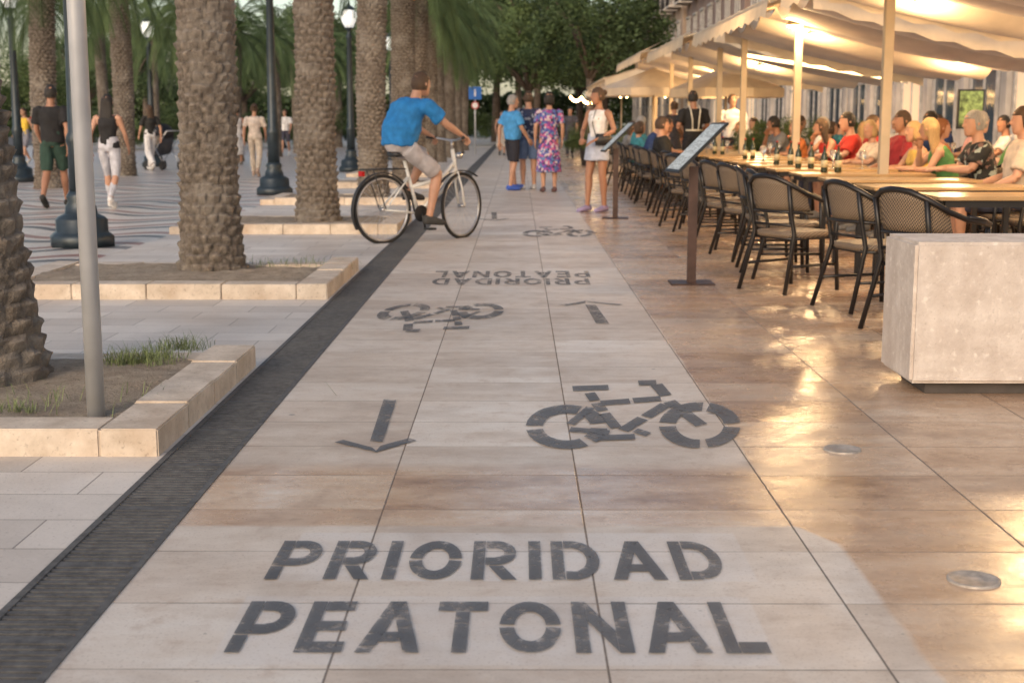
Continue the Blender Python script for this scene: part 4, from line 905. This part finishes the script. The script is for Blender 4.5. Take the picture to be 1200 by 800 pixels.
for (i,ci,hk,hc,g_,v,sk) in [(1,3,'long','brown','w',0,0),(2,2,'bob','blond','w',1,0),(3,8,'short','grey','m',3,2),(4,6,'long','red','w',2,0),(5,10,'short','black','m',0,1),(6,1,'bob','blond','w',1,0),(7,7,'short','brown','m',2,0),(8,3,'long','blond','w',0,0),(9,5,'short','black','m',3,0),(10,11,'bob','brown','w',1,0),(11,3,'short','brown','m',2,0),(12,0,'long','black','w',0,1)]:
    diner('C',i,XC,rowC[i],1,ci,hk,hc,g_,v,sk,'tank' if g_=='w' else 'tee')
for (i,ci,hk,hc,g_,v,sk) in [(0,1,'long','blond','w',1,0),(1,9,'short','grey','m',0,0),(2,0,'bob','brown','w',2,0),(3,3,'short','black','m',3,1),(4,8,'long','red','w',0,0),(5,10,'short','brown','m',1,0),(6,5,'bob','blond','w',2,0),(7,3,'short','grey','m',0,0)]:
    diner('D',i,XDD,rowD[i],-1,ci,hk,hc,g_,v,sk)
for (i,ci,hk,hc,g_,v,sk) in [(13,4,'short','brown','m',2,0),(14,4,'short','black','m',0,1),(16,10,'short','grey','m',1,0),(17,5,'bob','brown','w',2,0),(18,5,'short','grey','m',3,0),(20,9,'long','brown','w',0,0)]:
    diner('A',i,2.2,rowA[i],1,ci,hk,hc,g_,v,sk)
def at(px,D,z=0): q=P(px,143,D); return V((q.x,D,z))
w1=person('hold','m',at(812,24),.2,1.78,'waiter with black shirt and pale apron straps standing among the far tables',1,('short','black'),('tee',(.012,.012,.014)),('pants',(.015,.015,.018)),(.03,.03,.03))
b=BM()
for s in (-1,1): tube(b,[(s*.05,-.142,1.08),(s*.06,-.155,1.25),(s*.085,-.13,1.40),(s*.085,-.02,1.485)],.012,6)
tube(b,[(-.15,-.08,1.07),(0,-.150,1.07),(.15,-.08,1.07)],.016,6); build('apron_strap',b,cmat((.7,.66,.55)),w1)
person('talk','m',at(858,27),PI-.3,1.78,'standing person in white shirt between the far tables',0,('short','brown'),('long',(.7,.68,.66)),('pants',(.03,.03,.04)),(.05,.05,.05))
person('stand','w',at(790,31),.4,1.70,'standing person in dark dress behind the waiter',0,('bun','brown'),('tee',(.03,.03,.04)),('dress',(.03,.03,.04)),(.1,.1,.1))
person('walk','m',at(668,48),PI,1.75,'tiny distant person in dark clothes walking beneath the far trees',0,('short','black'),('tee',(.06,.06,.08)),('pants',(.04,.04,.05)),(.1,.1,.1))
person('walkl','w',at(588,52),PI,1.66,'tiny distant person in pale dress near the blue road sign',0,('long','brown'),('tank',(.6,.55,.5)),('dress',(.5,.45,.4)),(.1,.1,.1))
# ================================================================ CANOPIES
M_can=translucent('cream_awning_fabric',(.70,.61,.48),.32,.08,4); M_post=mat('cream_post',(.48,.39,.28),.45,.1,.1,6); M_lit=emis('warm_lamp',(1.0,.60,.24),34); M_strip=emis('warm_strip',(1.0,.66,.30),7)
def canopy(y0,y1,label,XL=3.3,zL=2.74,XR=6.5,zR=2.14,bay=1.05,hood=True):
    t=thing('terrace_awning',label,'awning',(0,0,0),0,'cream awnings over the terrace')
    b=BM(); nx=14; nb_=max(1,round((y1-y0)/bay)); bay=(y1-y0)/nb_; ny=nb_*8; L=[]
    for i in range(nx+1):
        row=[]
        for j in range(ny+1):
            u=i/nx; y=y0+(y1-y0)*j/ny; ph=(j%8)/8
            z=zL+(zR-zL)*u-(.19+.05*math.sin(j//8*2.3))*math.sin(PI*ph)**.7-.06*math.sin(PI*u)
            row.append(b.verts.new((XL+(XR-XL)*u,y,z)))
        L.append(row)
    for i in range(nx):
        for j in range(ny): b.faces.new((L[i][j],L[i+1][j],L[i+1][j+1],L[i][j+1])).smooth=True
    build('fabric',b,M_can,t)
    for yy_ in (y0-.012,y1+.012):
        b=BM(); top=[];bot=[]
        for i in range(nx*2+1):
            u=i/(nx*2); za_=zL+(zR-zL)*u-.06*math.sin(PI*u)
            top.append(b.verts.new((XL+(XR-XL)*u,yy_,za_))); bot.append(b.verts.new((XL+(XR-XL)*u,yy_+.012*math.sin(i*1.3),za_-.22-.02*math.cos(i*1.57))))
        for i in range(nx*2): b.faces.new((top[i],top[i+1],bot[i+1],bot[i]))
        build('hem',b,M_can,t)
    if hood:
        b=BM(); nn=nb_*4; A1=[];A2=[];A3=[]
        for j in range(nn+1):
            a=y0+(y1-y0)*j/nn
            A1.append(b.verts.new((XL-.02,a,zL+.10))); A2.append(b.verts.new((XL-.50,a,zL-.12-.01*math.sin(j*2.1)))); A3.append(b.verts.new((XL-.53-.012*math.sin(j*1.7),a,zL-(.30 if j%2 else .345))))
        for j in range(nn): b.faces.new((A1[j],A1[j+1],A2[j+1],A2[j])); b.faces.new((A2[j],A2[j+1],A3[j+1],A3[j]))
        build('valance',b,M_can,t)
    b=BM(); tube(b,[(XL,y0,zL-.02),(XL,y1,zL-.02)],.04,8)
    if hood: tube(b,[(XL-.48,y0,zL-.15),(XL-.48,y1,zL-.15)],.022,8)
    for j in range(nb_+1):
        y=y0+bay*j; tube(b,[(XL-.48 if hood else XL-.02,y,zL-.15 if hood else zL-.03),(XL,y,zL-.035),(XR,y,zR-.035)],.022,6)
    build('frame_bar',b,M_post,t)
    return t
canopy(8.0,14.9,'nearest cream awning over the right-hand tables')
canopy(15.7,22.3,'second cream awning behind the nearest one',3.3,2.74,6.5,2.05)
canopy(23.2,29.6,'third cream awning farther along the terrace',3.25,2.80,6.5,2.1)
canopy(30.6,38,'fourth cream awning farther along the terrace',3.2,2.9,6.4,2.3)
canopy(40,50,'farthest cream awning near the leafy trees, sloping down to the walkway',2.5,2.5,5.6,3.5,hood=False)
for i,(px,D) in enumerate(((1037,13.4),(933,17.7),(870,22),(842,24.6),(808,28.8),(786,32.5),(768,37))):
    x=P(px,143,D).x; t=thing('awning_post','cream square awning post, %s from the front'%ORD[i],'post',(x,D,0),0,'awning posts')
    b=BM(); slab(b,-.045,.045,-.045,.045,.03,2.66,.005); build('shaft',b,M_post,t); b=BM(); slab(b,-.11,.11,-.11,.11,0,.03,.004); build('foot_plate',b,M_post,t)
def lampfix(x,y,z,e,label,spot=False):
    t=thing('terrace_lamp',label,'lamp',(x,y,z),0,'lamps under the awnings')
    b=BM(); lathe(b,(0,0,0),[(.05,0),(.085,-.04),(.09,-.06)],16); build('housing',b,M_post,t,True)
    b=BM(); lathe(b,(0,0,-.062),[(.03,-.03),(.075,-.012),(.08,0)],16); build('bulb',b,M_lit,t,True)
    l=bpy.data.lights.new('lamp_light','POINT'); l.energy=e; l.color=(1,.64,.31); l.shadow_soft_size=.12; o=bpy.data.objects.new('lamp_light',l); COL.objects.link(o); o.location=(0,0,-.16); o.parent=t
k=0
for y in (10.1,13.9,18.9,26.4,31.9,35.9):
    for x in ((4.0,6.0) if y<20 else (4.6,)):
        z=(2.74-.62*(x-3.3)/3.2-.12) if y<20 else 2.36
        lampfix(x,y,z,125 if y<20 else 190,'warm lamp hanging under the awning, %s counted from the front'%ORD[k]); k+=1
for i,(px,D,zz) in enumerate(((936,17.6,2.5),)):
    x=P(px,143,D).x; lampfix(x-.13,D-.1,zz,90,'bright warm lamp at the top of the second awning post')
b=BM(); box(b,(0,0,0),(2.6,.04,.05)); o=build('light_strip',b,M_strip); o.location=(5.0,22.75,2.12); o.rotation_euler=(0,D2(9),0); tag(o,'glowing warm light strip under the back edge of the second awning','light strip')
for si,(x0,x1,y0,y1,z) in enumerate(((2.2,2.8,40,52,2.15),(1.9,3.4,52,64,2.3),(2.7,5.6,45,45,2.3))):
    t=thing('string_lights',['string of small warm bulbs along the far terrace edge','string of small warm bulbs beneath the far trees','string of small warm bulbs across under the farthest awning'][si],'string lights',(0,0,0))
    pts=[V((x0+(x1-x0)*i/14,y0+(y1-y0)*i/14,z-.18*math.sin(PI*((i%7)/7)))) for i in range(15)]
    b=BM(); tube(b,pts,.006,5); build('wire',b,M_blk,t)
    for p in pts[1:-1]:
        b=BM(); ell(b,p-V((0,0,.05)),(.045,.045,.055),10); build('bulb',b,M_lit,t,True)
def parasol(x,y,label,h=2.6,r=1.5):
    t=thing('parasol',label,'parasol',(x,y,0),.3,'white parasols'); b=BM(); tube(b,[(0,0,0),(0,0,h)],.03,10); build('pole',b,M_post,t)
    b=BM(); n_=8; ap=b.verts.new((0,0,h)); ring=[b.verts.new((math.cos(2*PI*i/n_)*r,math.sin(2*PI*i/n_)*r,h-.5)) for i in range(n_)]; ring2=[b.verts.new((math.cos(2*PI*i/n_)*r,math.sin(2*PI*i/n_)*r,h-.68)) for i in range(n_)]
    for i in range(n_): b.faces.new((ap,ring[i],ring[(i+1)%n_])); b.faces.new((ring[i],ring2[i],ring2[(i+1)%n_],ring[(i+1)%n_]))
    build('canopy',b,M_can,t); b=BM(); slab(b,-.3,.3,-.3,.3,0,.06,.01); build('base',b,M_blk,t)
q=P(765,143,34); parasol(q.x,34,'large white parasol left of the far awnings',2.55,1.4); q=P(728,143,54); parasol(q.x,54,'smaller farther white parasol at the far end of the terrace',2.9)
q=P(850,143,30.1); parasol(q.x,30.1,'white parasol under the gap between awnings',2.45,1.3)
M_pot=mat('dark_planter',(.04,.04,.045),.5)
for i,(px,D,s) in enumerate(((905,24.5,.2),(935,29,.2),(990,27,.2),(690,40,.18),(742,34,.17))):
    q=P(px,143,D); t=thing('potted_shrub',['green shrub in a dark pot right of the standing white shirt','green potted shrub behind the third awning post','green potted shrub under the second awning','small potted shrub at the far left end of the terrace','small potted shrub left of the standing dark dress'][i],'potted plant',(q.x,D,0),i)
    b=BM(); lathe(b,(0,0,0),[(.2,0),(.26,.5),(.28,.52),(.24,.5)],16); build('pot',b,M_pot,t)
    o=meshobj('foliage',TM[1][1],t); o.scale=(s,s,s); o.location=(0,0,-.1)
# ================================================================ BUILDINGS
M_w=[mat('pale_stone_wall',(.48,.44,.40),.75,0,.2,2,.3),mat('ochre_wall',(.42,.32,.25),.8,0,.15,1),mat('white_wall',(.58,.57,.57),.8,0,.1,1),mat('brown_wall',(.26,.19,.165),.8,0,.15,1)]
M_pane=mat('dusk_window_glass',(.05,.075,.11),.08,0,.2,1); M_fr=mat('window_frame_paint',(.45,.43,.41),.5); M_shop=emis('lit_shop_glass',(.75,.55,.35),.6); M_rail=mat('dark_railing',(.03,.03,.035),.5)
def building(x,y0,y1,h,mi,label,gh=4.2,sh=3.2,bw=2.6,balc=True):
    t=thing('building',label,'building',(x,y0,0)); L=y1-y0
    b=BM(); slab(b,0,9,0,L-.05,0,h,.02); build('wall',b,M_w[mi],t)
    b=BM(); nb_=int(L/bw)
    for i in range(nb_+1): slab(b,-.12,-.002,min(L-.4,i*L/nb_),min(L-.05,i*L/nb_+.35),0,gh-.25,.01)
    slab(b,-.25,-.003,0,L-.05,gh-.22,gh+.05,.02); build('ground_floor_pier',b,M_w[0],t)
    b=BM(); slab(b,-.4,.2,0,L-.05,h,h+.35,.03); build('cornice',b,M_w[mi],t)
    for i in range(nb_):
        cy=(i+.5)*L/nb_+.17
        b=BM(); box(b,(-.02,cy,1.6),(.04,bw*.62,3.1)); s=build('shopfront',b,M_shop if (i*7+int(y0))%3==0 else M_pane,t)
        b=BM(); box(b,(-.06,cy-bw*.31,1.6),(.06,.08,3.1)); box(b,(-.06,cy+bw*.31,1.6),(.06,.08,3.1)); box(b,(-.06,cy,3.19),(.06,bw*.62+.08,.08)); box(b,(-.055,cy,2.3),(.05,bw*.62-.08,.06)); box(b,(-.052,cy,1.13),(.045,.06,2.26)); build('frame',b,M_fr,s)
        z=gh+.35
        while z+2.4<h:
            b=BM(); box(b,(-.015,cy,z+1.15),(.03,1.15,2.2)); w=build('window',b,M_pane,t)
            b=BM(); 
            for dy in (-.62,0,.62): box(b,(-.05,cy+dy,z+1.15),(.05,.07,2.3))
            box(b,(-.06,cy,z+2.33),(.12,1.4,.1)); build('frame',b,M_fr,w)
            if balc:
                b=BM(); slab(b,-.75,-.004,cy-1.0,cy+1.0,z-.14,z-.02,.01); bl=build('balcony',b,M_w[0],t)
                b=BM()
                for q in range(15): tube(b,[(-.72,cy-.97+q*.1386,z-.02),(-.72,cy-.97+q*.1386,z+.95)],.01,4)
                tube(b,[(0,cy-.97,z+.95),(-.72,cy-.97,z+.95),(-.72,cy+.97,z+.95),(0,cy+.97,z+.95)],.02,5); build('railing',b,M_rail,bl)
            z+=sh
building(9.6,14,40,14,0,'pale stone building with large ground floor openings behind the terrace')
building(9.6,40.2,58,17,2,'white apartment building with balconies beyond the pale stone one')
building(9.4,58.2,78,18,3,'brown building with stacked balconies farther down the street')
building(9.2,78.2,110,20,1,'ochre building farthest down the street')
q=P(1138,112,22); t=thing('poster_board','small lit poster board on a stand behind the inner tables','poster',(q.x,22,0),0)
b=BM(); box(b,(0,0,1.45),(.42,.05,.62)); build('frame',b,M_blk,t)
b=BM(); box(b,(0,-.03,1.45),(.36,.008,.56)); build('poster',b,mat('poster_print',(.25,.35,.12),.5,0,.9,14),t)
b=BM(); box(b,(0,0,.58),(.05,.04,1.14)); box(b,(0,0,.012),(.4,.3,.02)); build('stand',b,M_blk,t)
# ================================================================ WORLD + SUN
w=bpy.data.worlds.new('World'); S.world=w; w.use_nodes=True; nt=w.node_tree; bgd=nt.nodes['Background']
sky=nt.nodes.new('ShaderNodeTexSky'); sky.sky_type='NISHITA'; sky.sun_disc=False; SE=D2(24); SR=D2(205); sky.sun_elevation=SE; sky.sun_rotation=SR; sky.air_density=1.0; sky.dust_density=2.2; sky.ozone_density=1.0
wm=nt.nodes.new('ShaderNodeMix'); wm.data_type='RGBA'; wm.blend_type='MULTIPLY'; wm.inputs[0].default_value=1.0; wm.inputs[7].default_value=(1.10,1.0,.90,1)
nt.links.new(sky.outputs[0],wm.inputs[6]); nt.links.new(wm.outputs[2],bgd.inputs[0]); bgd.inputs[1].default_value=.225
sl=bpy.data.lights.new('sun','SUN'); sl.energy=.55; sl.angle=D2(20); sl.color=(1,.90,.80); so=bpy.data.objects.new('sun',sl); COL.objects.link(so)
dirv=V((math.sin(SR)*math.cos(SE),math.cos(SR)*math.cos(SE),math.sin(SE))); so.rotation_euler=dirv.to_track_quat('Z','Y').to_euler()
S.view_settings.view_transform='Standard'; S.view_settings.look='None'; S.view_settings.exposure=0
